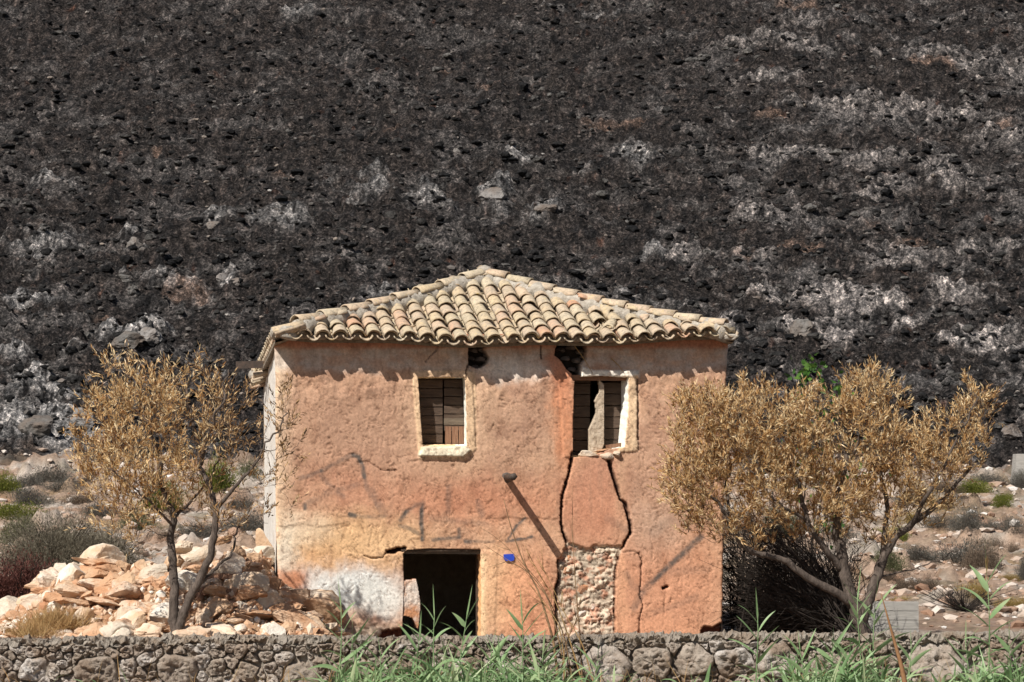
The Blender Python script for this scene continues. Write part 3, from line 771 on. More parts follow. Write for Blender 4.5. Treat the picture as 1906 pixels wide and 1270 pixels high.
    lay((222, 184, 150), np.exp(-((px - 515) / 26) ** 2) * sstep(1080, 900, py), .65)
    lay((190, 112, 76), B(880, 930, 190, 45, 1.5), .65)
    lay((186, 108, 74), B(640, 900, 70, 50), .45)
    lay((192, 122, 90), B(1110, 930, 66, 95, 2.5), .9)
    lay((210, 132, 84), B(1050, 770, 26, 100, 1.5), .85)
    lay((208, 124, 80), B(1052, 730, 20, 40, 1.5), .7)
    lay((205, 160, 120), B(1155, 900, 14, 70), .4)
    lay((222, 168, 112), B(640, 1005, 130, 46, 1.6), .8)
    lay((222, 160, 98), B(580, 1045, 60, 24, 1.5), .5)
    lay((224, 172, 122), B(730, 1020, 80, 45, 1.5), .6)
    lay((214, 211, 215), B(645, 1095, 104, 50, 1.8) * sstep(1030, 1075, wY), .95)
    lay((222, 206, 192), B(535, 1030, 22, 60, 1.5), .7)
    lay((216, 208, 206), B(700, 1120, 60, 40, 2), .8)
    lay((205, 120, 70), B(540, 1082, 30, 24, 1.8), .9)
    lay((206, 150, 116), B(660, 1150, 60, 18, 1.5), .5)
    lay((214, 122, 84), B(700, 1160, 20, 14, 1.5), .6)
    lay((226, 168, 118), B(930, 1100, 60, 90, 2), .7)
    lay((214, 132, 88), B(985, 1110, 60, 90, 2), .6)
    lay((204, 128, 90), B(1000, 1180, 60, 40, 1.5), .5)
    lay((206, 134, 98), B(1240, 1090, 110, 110, 2), .8)
    lay((206, 132, 92), B(1200, 1170, 130, 26, 1.5), .5)
    lay((220, 150, 108), B(1160, 1110, 12, 80, 2), .6)
    lay((192, 138, 112), B(1240, 900, 80, 120, 1.5), .6)
    lay((176, 146, 130), B(1220, 980, 50, 60, 1.2), .45)
    lay((220, 206, 196), sstep(1165, 1185, px) * sstep(1190, 1186, px) * sstep(690, 700, py) * sstep(850, 820, py), .25)
    # lime wash band under the eaves
    top = sstep(712, 690, py + 10 + 14 * n1[:, 0] + 6 * n2[:, 0]) * sstep(640, 652, py)
    lay((190, 172, 166), top * (1 - .5 * sstep(1000, 1030, px) * sstep(1085, 1060, px)) * (.35 + .65 * sstep(-.25, .2, fbm(px / 60, py / 30, 4, .6, seed=98))), .7)
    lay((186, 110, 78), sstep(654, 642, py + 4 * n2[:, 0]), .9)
    lay((196, 112, 72), B(1035, 690, 26, 40, 2), .8)
    lay((238, 226, 218), sstep(3, -2, sdf(px, py, [(1085, 683), (1105, 690), (1190, 690), (1190, 703), (1075, 703)])), .8)
    lay((226, 180, 134), sstep(2, -2, s1), .65)
    lay((240, 222, 196), sstep(2, -2, sill), .85)
    lay((224, 180, 134), sstep(2, -2, sdf(px, py, [(1160, 700), (1188, 700), (1187, 840), (1150, 842), (1160, 800)])), .7)
    lay((232, 188, 140), np.exp(-((px - 899) / 6) ** 2) * (py > 1030), .7)
    lay((150, 104, 84), sstep(.25, .5, fbm(px / 22, py / 80, 4, .6, seed=95)), .25)
    lay((222, 206, 200), B(950, 690, 62, 22, 1.8), .75)
    lay((206, 118, 66), B(1048, 780, 22, 90, 1.6), .55)
    lay((224, 200, 176), B(560, 985, 60, 34, 1.6), .5)
    drip = sstep(.12, .4, fbm(px / 14, py / 170, 4, .6, seed=101)) * sstep(1000, 940, py); lay((166, 118, 92), drip, .30)
    # masonry panel colours
    pc = A((196, 170, 150)) * (1 + .35 * n2) * (.75 + .4 * cid[:, None])
    orange = sstep(-.02, .28, fbm(px / 22, py / 18, 3, .6, seed=96))[:, None]
    pc = pc * (1 - .65 * orange) + .65 * orange * A((196, 112, 74))
    pc = pc * (.72 + .28 * sstep(.02, .16, (fb_ - fa))[:, None])
    col = col * (1 - pin[:, None]) + pin[:, None] * pc
    lb = (lowb * .8)[:, None]; col = col * (1 - lb) + lb * (A((206, 178, 158)) * (.8 + .5 * n2 + .4 * n1))
    for m_, c_ in ((hin, (70, 58, 50)), (cin, (120, 62, 44)), (cr, (70, 42, 32))):
        col = col * (1 - m_[:, None]) + m_[:, None] * lin(c_)
    col = col * (1 - .55 * crease[:, None]) + .55 * crease[:, None] * A((112, 66, 40)) * .8  # brown stain in the creases, with shade painted in to sharpen the relief
    blot = sstep(.08, .42, fbm(px / 34, py / 48, 5, .65, seed=99))[:, None] * (1 - pin[:, None]); col = col * (1 - .22 * blot * np.array([.8, 1.0, 1.15]))
    # spray paint
    gsp = np.zeros(px.shape)
    for pts, w, st in spray:
        w = w * .85; d = seg_dist(px + 2.2 * n2[:, 0], py + 2.2 * n2[:, 0], pts)
        gsp = np.maximum(gsp, st * np.exp(-(d / w) ** 3.4) * (.75 + .5 * np.clip(n2[:, 0] + .4, 0, 1)))
    gsp = np.clip(gsp * (.95 + .5 * n2[:, 0]), 0, .85)[:, None] * (1 - pin[:, None])
    col = col * (1 - gsp) + gsp * np.array([.075, .08, .085])
    lum = (col @ np.array([.3, .55, .15]))[:, None]
    upz = sstep(980, 820, py)[:, None]
    col = (lum + (col - lum) * (.77 - .05 * upz)) * np.array([.91, .955, .895]) * (1 - .05 * upz)
    grain = fbm(px / 5, py / 5, 3, .7, seed=97)[:, None]
    col = np.clip(col * (1 + .16 * grain), .02, .86)
    u, v, z = LP(px, py, 0.0)
    V = np.stack([u, v - h, z], 1)
    # ---- reveals of the openings
    nv = len(V)
    ctr = [np.mean(H, 0) for H in holes]
    depth = {0: .26, 1: .30, 2: .40}
    idmap = {}; newv = []; newc = []; layers = 4
    for b_ in bv:
        hid = int(np.argmin([abs(sdf(np.array([px[b_]]), np.array([py[b_]]), H)[0]) for H in holes]))
        right_side = px[b_] > ctr[hid][0] + 20 and hid == 1
        sidec = A((240, 228, 208)) if (px[b_] > ctr[hid][0] + 25) else A((226, 190, 150))  # right-hand reveals whiter: their sunlit look is put into the colour
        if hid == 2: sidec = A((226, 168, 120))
        for L in range(1, layers + 1):
            t = L / layers; dd = depth[hid] * t
            o_ = .006 * math.sin(py[b_] * .35 + L * 2) + .004 * math.sin(px[b_] * .5 + L)
            du = (-.055 * t if right_side else 0) + (o_ if t < 1 else 0)
            newv.append((V[b_][0] + du, V[b_][1] + dd, V[b_][2] + o_ * .6 + (.03 * t if (hid < 2 and py[b_] > ctr[hid][1] + 50) else 0)))
            newc.append(np.clip(sidec * R.uniform(.92, 1.04), 0, .85))
            idmap[(b_, L)] = nv + len(newv) - 1
        idmap[(b_, 0)] = b_
    nq = []
    for a_, b_ in be:
        for L in range(layers): nq.append((idmap[(b_, L)], idmap[(a_, L)], idmap[(a_, L + 1)], idmap[(b_, L + 1)]))
    # turn the two ends and the top back into the house
    V = np.vstack([V, np.array(newv)]); C = np.vstack([col, np.array(newc)])
    q = np.vstack([q, np.array(nq)])
    def ext(ids, dv):
        nonlocal V, C, q
        base = len(V); add = V[ids].copy(); add[:, 1] = dv
        V = np.vstack([V, add]); C = np.vstack([C, C[ids]])
        k = np.arange(len(ids) - 1)
        q = np.vstack([q, np.stack([ids[k], ids[k + 1], base + k + 1, base + k], 1)])
    ext(np.arange(nr) * nc + nc - 1, .45)
    ext(np.arange(nc), .45)
    me = mesh_np('front_wall', V, q, M['plaster'], True, C)
    fw = obj('front_wall', me, house)
    return fw
front = build_front()

def loc3(px, py, v): 
    u, vv, z = LP(px, py, v); return Vector((float(u), float(v), float(z)))
UL, UR = 0.0, float(LP(1348, 800, 0)[0])

# stones standing in the masonry panel and in the holes (sub-parts of the wall)
k = 0
for (px, py, s) in [(1062, 1040, 9), (1080, 1035, 8), (1100, 1036, 10), (1120, 1034, 9), (1136, 1045, 9), (1146, 1036, 7), (1056, 1062, 10), (1072, 1070, 14), (1095, 1066, 13), (1118, 1062, 12), (1138, 1064, 9), (1060, 1090, 10), (1084, 1094, 15), (1110, 1096, 13), (1132, 1090, 12),
        (1056, 1114, 9), (1075, 1118, 10), (1094, 1120, 8), (1106, 1128, 10), (1126, 1118, 13), (1062, 1140, 10), (1084, 1142, 9), (1098, 1148, 8), (1118, 1146, 12), (1136, 1140, 8), (1058, 1164, 10), (1078, 1166, 11), (1100, 1168, 9), (1122, 1170, 13), (1066, 1188, 10), (1090, 1190, 12), (1118, 1194, 13)]:
    p = loc3(px + R.uniform(-2, 2), py, .075); k += 1
    if k % 3 == 1: place('masonry_stone', PANEL[k % 6], front, p, (s * .0085, .045, s * .0066), (R.uniform(-.3, .3), R.uniform(-.3, .3), R.uniform(-.3, .3)))
for (px, py, s) in [(880, 652, 10), (896, 650, 9), (878, 668, 9), (894, 670, 11), (906, 662, 8), (884, 684, 10), (902, 684, 9), (890, 640, 10),
        (1045, 652, 10), (1062, 648, 9), (1080, 655, 9), (1054, 668, 10), (1072, 672, 10), (1085, 664, 7), (1066, 688, 9), (1078, 692, 9), (1072, 705, 7)]:
    k += 1
    place('masonry_stone', HOLE[k % 3], front, loc3(px, py, .24), (s * .0085, .08, s * .005), (R.uniform(-.2, .2), R.uniform(-.3, .3), R.uniform(-.2, .2)))
# loose stones left on the broken sill of the right window
for (px, py, wx_, hz, d, rz) in [(1094, 846, 19, 6.5, .05, .1), (1122, 838, 17, 3, .06, -.18), (1128, 850, 15, 8, .06, 0), (1148, 846, 15, 7, .05, 0)]:
    k += 1
    place('sill_stone', SLAB[k % 7] if hz < 5 else PALE[k % 5], front, loc3(px, py, d), (wx_ / 128, .12, hz / (60 if hz < 5 else 118)), (0, rz, 0))

# the other walls
def wall_grid(name, fn, nu, nv_, mat, colour=None, parent=house):
    uu, vv = np.meshgrid(np.linspace(0, 1, nu), np.linspace(0, 1, nv_)); P = fn(uu.ravel(), vv.ravel())
    i = np.arange(nv_ - 1)[:, None] * nu + np.arange(nu - 1)[None]
    q = np.stack([i, i + 1, i + nu + 1, i + nu], -1).reshape(-1, 4)
    return obj(name, mesh_np(name, P, q, mat, True, colour), parent)
ZE = 4.50
def eave_left_z(v): return 4.50 - .10 * np.clip(v, 0, 9)
def side_left(a, b):
    v = .02 + a * (VD - .02); zt = eave_left_z(v) + .02; z = -.1 + b * (zt + .1)
    u = 0.012 + .03 * fbm(v * 1.5, z * 1.5, 4, seed=3) - .03 * sstep(2.5, .3, z) - .01
    return np.stack([u, v, z], 1)
wall_grid('side_wall', side_left, 90, 90, M['white_plaster'])
def side_right(a, b):
    v = .1 + a * (VD - .1); z = -.1 + b * (ZE + .12)
    return np.stack([UR - .01 + .02 * fbm(v * 2, z * 2, 3), v, z], 1)
wall_grid('side_wall', side_right, 50, 50, M['white_plaster'])
def back(a, b):
    u = a * UR; z = -.1 + b * (np.where(u < 1.2, 3.95 + u * .4, 4.45) + .05)
    return np.stack([u, VD + .02 * fbm(u * 2, z * 2, 3), z], 1)
wall_grid('back_wall', back, 50, 50, M['inner_wall'])
mb = MB()
mb.add(*box_v(.03, UR - .03, .42, VD - .03, 2.28, 2.40)); mb.add(*box_v(.03, UR - .03, .05, VD - .03, -.12, .02))
obj('floor', mb.mesh('floor', M['dark_wood'], False), house)

# roof geometry ------------------------------------------------
apex = loc3(902, 521, VD / 2); apex = Vector((apex.x, VD / 2, apex.z))
OV = .33
EL = Vector((float(LP(512, 625, -OV)[0]), -OV, float(LP(512, 625, -OV)[2])))
ER = Vector((float(LP(1366, 625, -OV)[0]), -OV, float(LP(1366, 625, -OV)[2])))
BL = Vector((-.12, VD + .2, eave_left_z(VD) + .06)); BR = Vector((UR + .2, VD + .2, 4.5))
def eave_dz(u):
    t = (u - EL.x) / (ER.x - EL.x)
    return -.10 * math.sin(math.pi * min(1, max(0, t))) - .02 * math.sin(t * 19)
def front_pt(u0, t):
    e = EL.lerp(ER, (u0 - EL.x) / (ER.x - EL.x)); e.z += eave_dz(u0)
    # plane fit: rise towards the apex height
    return Vector((u0 - .10 * t, e.y + t * (apex.y - e.y), e.z * (1 - t) + apex.z * t - .05 * math.sin(math.pi * t)))
def deck(name, a, b, c, drop=.07, th=.05):
    n = 14; V = []; 
    for i in range(n + 1):
        for j in range(n + 1 - i):
            s, t = i / n, j / n
            V.append(a * (1 - s - t) + b * s + c * t)
    return V
mb = MB()
for a, b in ((EL, ER), (ER, BR), (BR, BL), (BL, EL)):
    a2 = a.copy(); b2 = b.copy(); a2.z -= .05; b2.z -= .05; c2 = apex.copy(); c2.z -= .09
    if a is EL:
        a2 = front_pt(EL.x, .10) + Vector((0, 0, -.06)); b2 = front_pt(ER.x, .10) + Vector((-.1, 0, -.06))
    v = []
    n = 12
    for i in range(n + 1):
        for j in range(n + 1):
            s = i / n; t = j / n
            p = (a2.lerp(b2, s)).lerp(c2, t)
            if a is EL: p.z += (eave_dz(EL.x + s * (ER.x - EL.x)) - .01) * (1 - t) - .05 * math.sin(math.pi * t)
            v.append(tuple(p))
    m = len(v); q = []
    v2 = [(x, y, z - .045) for x, y, z in v]
    for i in range(n):
        for j in range(n):
            k0 = i * (n + 1) + j; k1 = k0 + n + 1
            q.append((k0, k1, k1 + 1, k0 + 1)); q.append((m + k0, m + k0 + 1, m + k1 + 1, m + k1))
        q.append((i * (n + 1), m + i * (n + 1), m + (i + 1) * (n + 1), (i + 1) * (n + 1)))
    mb.add(v + v2, q)
roof = obj('roof', mb.mesh('roof', M['eave_mortar'], False), house)

def tile_arrays(L=.43, r0=.112, r1=.088, th=.016, n=8, flip=False, arc=150, seed=0):
    """half-barrel tile, lower end at y=0, upper at y=L"""
    g = random.Random(seed); V = []; a0 = math.radians(90 - arc / 2); a1 = math.radians(90 + arc / 2)
    ys = [0, .33 * L, .66 * L, L]; 
    for k, y in enumerate(ys):
        r = r0 + (r1 - r0) * y / L
        for shell in (0, 1):
            for i in range(n + 1):
                a = a0 + (a1 - a0) * i / n; rr = r - shell * th + g.uniform(-.0025, .0025)
                jy = g.uniform(-.006, .006) if k in (0, 3) else 0
                x = rr * math.cos(a); z = rr * math.sin(a) - r0 * math.sin(a0)
                if flip: z = -z
                V.append((x, y + jy, z))
    S = n + 1; ring = 2 * S; q = []
    for k in range(3):
        o = k * ring; p = o + ring
        for i in range(n):
            q.append((o + i, o + i + 1, p + i + 1, p + i)); q.append((o + S + i + 1, o + S + i, p + S + i, p + S + i + 1))
        q.append((o, p, p + S, o + S)); q.append((o + n, o + S + n, p + S + n, p + n))
    for o, s in ((0, 1), (3 * ring, -1)):
        for i in range(n):
            f = (o + i, o + S + i, o + S + i + 1, o + i + 1); q.append(f if s > 0 else f[::-1])
    return np.array(V), np.array(q)
COVER = [mesh_np('cover_tile', *tile_arrays(seed=k, r0=.112 + .006 * (k % 3 - 1)), M['tile'], True) for k in range(6)]
PAN = [mesh_np('pan_tile', *tile_arrays(seed=20 + k, flip=True, r0=.095, r1=.115, arc=140), M['tile'], True) for k in range(4)]
CAP = [mesh_np('hip_tile', *tile_arrays(seed=40 + k, L=.46, r0=.115, r1=.09, arc=165), M['tile'], True) for k in range(4)]
BROKEN = []
for k in range(2):
    v, q = tile_arrays(seed=60 + k, L=.22, r0=.11, r1=.10); v[:, 1] += .05 * np.sin(v[:, 0] * 30 + k); BROKEN.append(mesh_np('broken_tile', v, q, M['tile'], True))
def basis(o, ex, ey, roll=0, yaw=0, pitch=0):
    ey = ey.normalized(); ez = ex.cross(ey).normalized(); ex = ey.cross(ez).normalized()
    m = Matrix((ex, ey, ez)).transposed().to_4x4()
    m = Matrix.Translation(o) @ m @ Matrix.Rotation(yaw, 4, 'Z') @ Matrix.Rotation(roll, 4, 'Y') @ Matrix.Rotation(pitch, 4, 'X')
    return m
def tile(name, me, m):
    o = bpy.data.objects.new(name, me); o.matrix_basis = m; return link(o, roof)

slope_len = (apex - (EL + ER) / 2); SL = math.hypot(apex.y + OV, apex.z - EL.z)
ROWS = int(SL / .335) + 1
dt = .335 / SL
xs_px = [567, 601, 634, 666, 698, 729, 761, 795, 828, 859, 891, 923, 956, 989, 1018, 1047, 1077, 1106, 1138, 1168, 1198, 1228, 1258, 1288, 1318, 1346]
us = [float(LP(x, 630, -OV)[0]) for x in xs_px]
exv = Vector((1, 0, 0))
for ci, u0 in enumerate(us):
    for r in range(ROWS):
        t = r * dt
        if t > .97: break
        hl = EL.x + (apex.x - EL.x) * t + .10; hr = ER.x + (apex.x - ER.x) * t - .10
        p = front_pt(u0, t); p2 = front_pt(u0, min(1, t + dt))
        if p.x < hl or p.x > hr: continue
        up = (p2 - p)
        p = p + Vector((R.uniform(-.012, .012), 0, 0))
        nrm = exv.cross(up.normalized())
        messy = 1.0
        if ci >= 17 and r in (1, 2, 3): messy = 2.6
        if (ci, r) in ((18, 1), (17, 5), (21, 2), (19, 3)):
            tile('roof_tile', BROKEN[ci % 2], basis(p + nrm * .05 + up * .1, exv, up, R.uniform(-.5, .5), R.uniform(-.6, .6), .2)); continue
        tile('roof_tile', COVER[R.randrange(6)], basis(p + nrm * (.055 + .006 * R.random() * messy) + up.normalized() * R.uniform(-.02, .02) * messy, exv, up, R.gauss(0, .05) * messy, R.gauss(0, .035) * messy, -.045 + R.gauss(0, .012)))
        if r == 0:   # doubled tile at the eave and mortar in its mouth
            tile('roof_tile', COVER[R.randrange(6)], basis(p + nrm * .028 + up.normalized() * .05, exv, up, R.gauss(0, .05), R.gauss(0, .03), -.03))
# pans between the covers
ub = [us[0] - .24] + us
for ci in range(len(ub)):
    u0 = (ub[ci] + (us[ci] if ci < len(us) else ub[ci] + .22)) / 2 if ci < len(us) else us[-1] + .12
    for r in range(ROWS):
        t = r * dt
        hl = EL.x + (apex.x - EL.x) * t - .02; hr = ER.x + (apex.x - ER.x) * t + .02
        p = front_pt(u0, t); p2 = front_pt(u0, min(1, t + dt)); up = p2 - p
        if p.x < hl or p.x > hr or t > .96: continue
        nrm = exv.cross(up.normalized())
        tile('roof_tile', PAN[R.randrange(4)], basis(p + nrm * .05 + up.normalized() * (R.uniform(-.07, .02) if r == 0 else 0), exv, up, R.gauss(0, .04), R.gauss(0, .03), -.03))
# mortar plugs in tile mouths
mb = MB(); v12, f12 = ico(2)
for u0 in us:
    p = front_pt(u0, 0.0)
    if u0 < EL.x + .15: continue
    vv = v12 * np.array([.085, .05, .06]) * (1 + rng.uniform(-.12, .12, (len(v12), 1))) + np.array([p.x, p.y + .10, p.z + .055])
    mb.add(vv, None, f12)
tag(obj('mortar_filling', mb.mesh('mortar_filling', M['eave_mortar'], True), roof), None, None, None, 'stuff')
# hips
def hip(a, b, n, sag, lift=.06):
    pts = [a.lerp(b, i / n) + Vector((0, 0, -sag * math.sin(math.pi * i / n) + lift)) for i in range(n + 1)]
    for i in range(n):
        d = pts[i + 1] - pts[i]; ex = d.cross(Vector((0, 0, 1))).normalized()
        tile('hip_tile', CAP[i % 4], basis(pts[i] + Vector((0, 0, .05)), ex, d, R.gauss(0, .06), R.gauss(0, .03), -.03))
    m_ = MB(); q = np.array([tuple(a.lerp(b, i / 60) + Vector((0, 0, -sag * math.sin(math.pi * i / 60) + .02))) for i in range(61)])
    q += rng.normal(0, .012, q.shape); tube(m_, q, .125 + .02 * rng.random(61), 10)
    obj('hip_mortar', m_.mesh('hip_mortar', M['mortar'], True), roof)
# a few rocks of mortar on the hips
hip(EL.lerp(apex, .09), apex, 8, .05)
hip(ER.lerp(apex, .03), apex, 10, .06)
hip(BL, apex, 8, .03); hip(BR, apex, 8, .03)
def lump(name, p, s, mat, parent=roof, seed=1):
    v, f = rock_arrays(seed, sub=3, cuts=3, rough=.10); o = obj(name, mesh_np(name, v, f, mat, True), parent, p); o.scale = s; return o
lump('ridge_mortar', apex + Vector((0, 0, .11)), (.11, .11, .10), M['mortar'], seed=1)
lump('corner_mortar', EL + Vector((.02, .1, .04)), (.085, .09, .10), M['mortar'], seed=2)
lump('corner_mortar', EL + Vector((.17, .05, .02)), (.15, .12, .12), M['mortar'], seed=3)
lump('corner_mortar', EL + Vector((.32, .12, .07)), (.10, .10, .07), M['mortar'], seed=4)
lump('corner_mortar', ER + Vector((-.02, .05, -.02)), (.12, .14, .05), M['mortar'], seed=5)
# left, right and back slopes: tiles joined (not countable from the front), but the visible left eave stays single
mbs = MB(); ct = tile_arrays(seed=5)
def slope_tiles(a, b, skip_first=False):
    n = int((b - a).length / .235)
    for c in range(n + 1):
        base = a.lerp(b, (c + .5) / (n + 1))
        for r in range(12):
            up = Vector(apex) - a.lerp(b, .5); t = r * .335 / up.length
            if t > .95: break
            f = (c + .5) / (n + 1)
            if f < t * .5 + .02 or f > 1 - t * .5 - .02: continue
            p = base + up * t; p.z += -.0
            ex = (b - a).normalized()
            m = basis(p + ex.cross(up.normalized()) * .05, ex, up, R.gauss(0, .05), R.gauss(0, .04), -.045)
            if skip_first and r == 0:
                tile('roof_tile', COVER[R.randrange(6)], m)
                tile('roof_tile', PAN[R.randrange(4)], basis(p + ex * .117 + ex.cross(up.normalized()) * .03, ex, up, 0, 0, -.03))
            else:
                v = np.array([tuple(m @ Vector(x)) for x in ct[0]]); mbs.add(v, ct[1])
slope_tiles(BL, EL, True); slope_tiles(ER, BR); slope_tiles(BR, BL)
tag(obj('far_slope_tiles', mbs.mesh('far_slope_tiles', M['tile'], True), roof), None, None, None, 'stuff')
# sagging broken eave on the left: tiles hanging below the beam
for i in range(4):
    v = 2.5 + i * .4; z = eave_left_z(v) - .12
    tile('roof_tile', COVER[i % 6], basis(Vector((-.20, v, z)), Vector((0, -1, 0)), Vector((1, 0, .30 + R.uniform(-.1, .1))), R.gauss(0, .1), R.gauss(0, .1)))

def plank(name, p, size, rot, mat, parent, bev=.0):
    g = R; sx_, sy_, sz_ = size
    n = 6; V = []; q = []
    ax = int(np.argmax(size))
    for i in range(n + 1):
        t = i / n - .5
        for (a, b) in ((-.5, -.5), (.5, -.5), (.5, .5), (-.5, .5)):
            c = [0, 0, 0]; o2 = [k for k in range(3) if k != ax]
            c[ax] = t * size[ax]; j = 1 + g.uniform(-.05, .05)
            c[o2[0]] = a * size[o2[0]] * j; c[o2[1]] = b * size[o2[1]] * j
            V.append(c)
    for i in range(n):
        for k_ in range(4): q.append((i * 4 + k_, i * 4 + (k_ + 1) % 4, (i + 1) * 4 + (k_ + 1) % 4, (i + 1) * 4 + k_))
    q.append((3, 2, 1, 0)); q.append((n * 4, n * 4 + 1, n * 4 + 2, n * 4 + 3))
    me = mesh_np(name, V, np.array(q), mat, False)
    o = obj(name, me, parent, p); o.rotation_euler = rot; return o

# beam end and pole
plank('beam', Vector((-.18, 2.3, float(LP(480, 679, 2.3)[2]))), (.58, .09, .10), (0, -.02, 0), M['iron'], house)
mb = MB(); p = loc3(943, 889, 0); tube(mb, [(p.x, .15, p.z), (p.x + .0, -.4, p.z + .005), (p.x - .01, -.78, p.z + .012)], [.05, .05, .05], 5)
obj('projecting_pole', mb.mesh('projecting_pole', M['iron'], True), house)
lump('pole_socket', loc3(943, 889, 0.0), (.085, .03, .075), M['hole_stone'], house, 8)
# blue mark painted beside the door
cen = loc3(947, 1038, 0); pts = [(937, 1032), (955, 1031), (957, 1035), (956, 1043), (950, 1045), (941, 1044), (937, 1040)]
o_v = []; hv = -.036
for x, y in pts: a = loc3(x, y, 0); o_v.append((a.x, hv, a.z))
for x, y in pts: a = loc3(x, y, 0); o_v.append((a.x, .01, a.z))
n = len(pts)
me = bpy.data.meshes.new('blue_mark'); me.from_pydata(o_v, [], [tuple(range(n - 1, -1, -1))] + [(i, (i + 1) % n, n + (i + 1) % n, n + i) for i in range(n)]); me.materials.append(M['blue_paint'])
obj('blue_mark', me, house)
# white droppings / hanging threads of straw under the eave
mb = MB()
for A_, B_ in ((Zu((620, 600), (745, 790))), (Zu((870, 685), (955, 780)))):
    mb = MB(); a = loc3(*A_, -.05); b = loc3(*B_, -.04); tube(mb, [a, (a + b) / 2 + Vector((.01, -.02, .0)), b], [.008, .006, .003], 5)
    obj('hanging_straw', mb.mesh('hanging_straw', M['straw'], True), house)

# left window: closed board shutters
def shutter(parent_name, px0, px1, py0, py1, v, n, mat, split=True, yaw=0.0):
    s = empty(parent_name, (0, 0, 0)); s.parent = house
    a = loc3(px0, py0, v); b = loc3(px1, py1, v)
    s.location = (a.x, v, 0); s.rotation_euler = (0, 0, yaw)
    w = b.x - a.x; H = a.z - b.z
    for i in range(n):
        z = b.z + (i + .5) * H / n
        plank('board', Vector((w / 2, R.uniform(-.006, .006), z)), (w - .006, .02, H / n - .012), (R.uniform(-.02, .02), 0, R.uniform(-.01, .01)), mat, s)
    plank('batten', Vector((w * .5, .03, (a.z + b.z) / 2)), (.05, .02, H), (0, 0, 0), mat, s)
    return s
shutter('shutter', 770, 824, 690, 842, .25, 9, M['shutter_wood'])
s_ = shutter('shutter', 826, 884, 690, 803, .27, 7, M['shutter_wood'])
plank('board', Vector((.19, -.005, loc3(850, 785, .27).z)), (.38, .024, .09), (0, 0, 0), M['grey_board'], s_)
for i in range(4):
    plank('board', Vector((.06 + i * .095, 0, loc3(850, 817, .27).z)), (.085, .02, .34), (0, 0, 0), M['brown_board'], s_)
# right window: shutters hanging open, broken partition behind
shutter('shutter', 1054, 1100, 692, 862, .30, 8, M['shutter_wood'], yaw=.16)
shutter('shutter', 1124, 1164, 712, 862, .30, 7, M['shutter_wood'], yaw=-.06)
def chunk(name, poly, v, th, mat, parent=house, seed=5):
    """thick broken slab of masonry with an uneven face, outline in the facade plane"""
    xs = [p_[0] for p_ in poly]; ys = [p_[1] for p_ in poly]
    gx, gy = np.meshgrid(np.linspace(min(xs), max(xs), 26), np.linspace(min(ys), max(ys), 60)); x = gx.ravel(); y = gy.ravel()
    ins = inside(x, y, poly)
    mb_ = MB()
    i = np.arange(59)[:, None] * 26 + np.arange(25)[None]; q = np.stack([i, i + 26, i + 27, i + 1], -1).reshape(-1, 4)
    q = q[inside(x[q].mean(1), y[q].mean(1), poly)]
    u, vv, z = LP(x, y, v); h = .035 * billow(x / 11 + seed, y / 11, 3) + .01
    Vf = np.stack([u, v - h, z], 1); Vb = np.stack([u, v + th + 0 * h, z], 1); n_ = len(Vf)
    e = np.concatenate([q[:, [0, 1]], q[:, [1, 2]], q[:, [2, 3]], q[:, [3, 0]]]); es = np.sort(e, 1); key = es[:, 0] * 100000 + es[:, 1]
    _, idx, c = np.unique(key, return_index=True, return_counts=True); be = e[idx[c == 1]]
    side = np.stack([be[:, 1], be[:, 0], be[:, 0] + n_, be[:, 1] + n_], 1)
    allq = np.vstack([q, side, (q + n_)[:, ::-1]]); V = np.vstack([Vf, Vb]); used = np.unique(allq); mp = np.zeros(len(V), int); mp[used] = np.arange(len(used))
    return obj(name, mesh_np(name, V[used], mp[allq], mat, True), parent)
chunk('broken_partition', [(1114, 706), (1124, 716), (1124, 830), (1112, 850), (1096, 858), (1096, 800), (1102, 786), (1110, 768), (1107, 745), (1115, 730)], .13, .08, M['inner_wall'])
chunk('door_rubble', [(750, 1081), (774, 1078), (778, 1095), (782, 1120), (781, 1150), (778, 1172), (768, 1150), (750, 1146)], .035, .3, M['panel_stone'])
plank('fallen_board', loc3(1142, 830, .14), (.22, .03, .05), (0, -.15, .1), M['brown_board'], house)
plank('window_lintel', loc3(1118, 704, .18), (.86, .26, .07), (0, 0, 0), M['brown_board'], house)
plank('window_lintel', loc3(822, 699, .20), (.78, .22, .07), (0, 0, 0), M['dark_wood'], house)
plank('door_lintel', loc3(822, 1028, .16), (1.16, .20, .045), (0, .01, 0), M['grey_board'], house)
plank('door_lintel', loc3(820, 1024, .05), (1.08, .06, .03), (0, .0, 0), M['dark_wood'], house)
# inner frame of the door side and dark inner leaf
plank('door_frame', loc3(890, 1150, .33), (.06, .06, 1.9), (0, 0, 0), M['dark_wood'], house)

# ------------------------------------------------------------------ RUBBLE PILE
XS = np.array([-7.6, -6.9, -6.5, -6.1, -5.6, -5.2, -4.7, -4.2, -3.8, -3.5, -3.3, -3.12, -3.0, -2.7, -2.45, -2.2, -1.9])
HS = np.array([.15, .55, .9, 1.22, 1.38, 1.35, 1.38, 1.42, 1.5, 1.58, 1.5, 1.15, 1.15, 1.05, .82, .45, .12])
def pile(X, Y):
    top = np.interp(X, XS, HS); fr = sstep(31.9, 34.9, Y); bk = sstep(38.2, 35.6, Y)
    base = .55 * sstep(-7.8, -6.6, X) * sstep(-1.9, -2.5, X)
    front_face = np.where(X > -3.16, sstep(35.3, 34.9, Y), 1)
    z = base + (np.maximum(top, base) - base) * fr
    return z * bk * front_face + .10 * fbm(X * 2, Y * 2, 3, seed=120) + .03 + .07 * fbm(X * 7, Y * 7, 3, .6, seed=121)
rub = empty('rubble_pile', (-4.8, 34, .1), 0, 'tumbled heap of pale and orange building stones against the left end of the house', 'rubble')
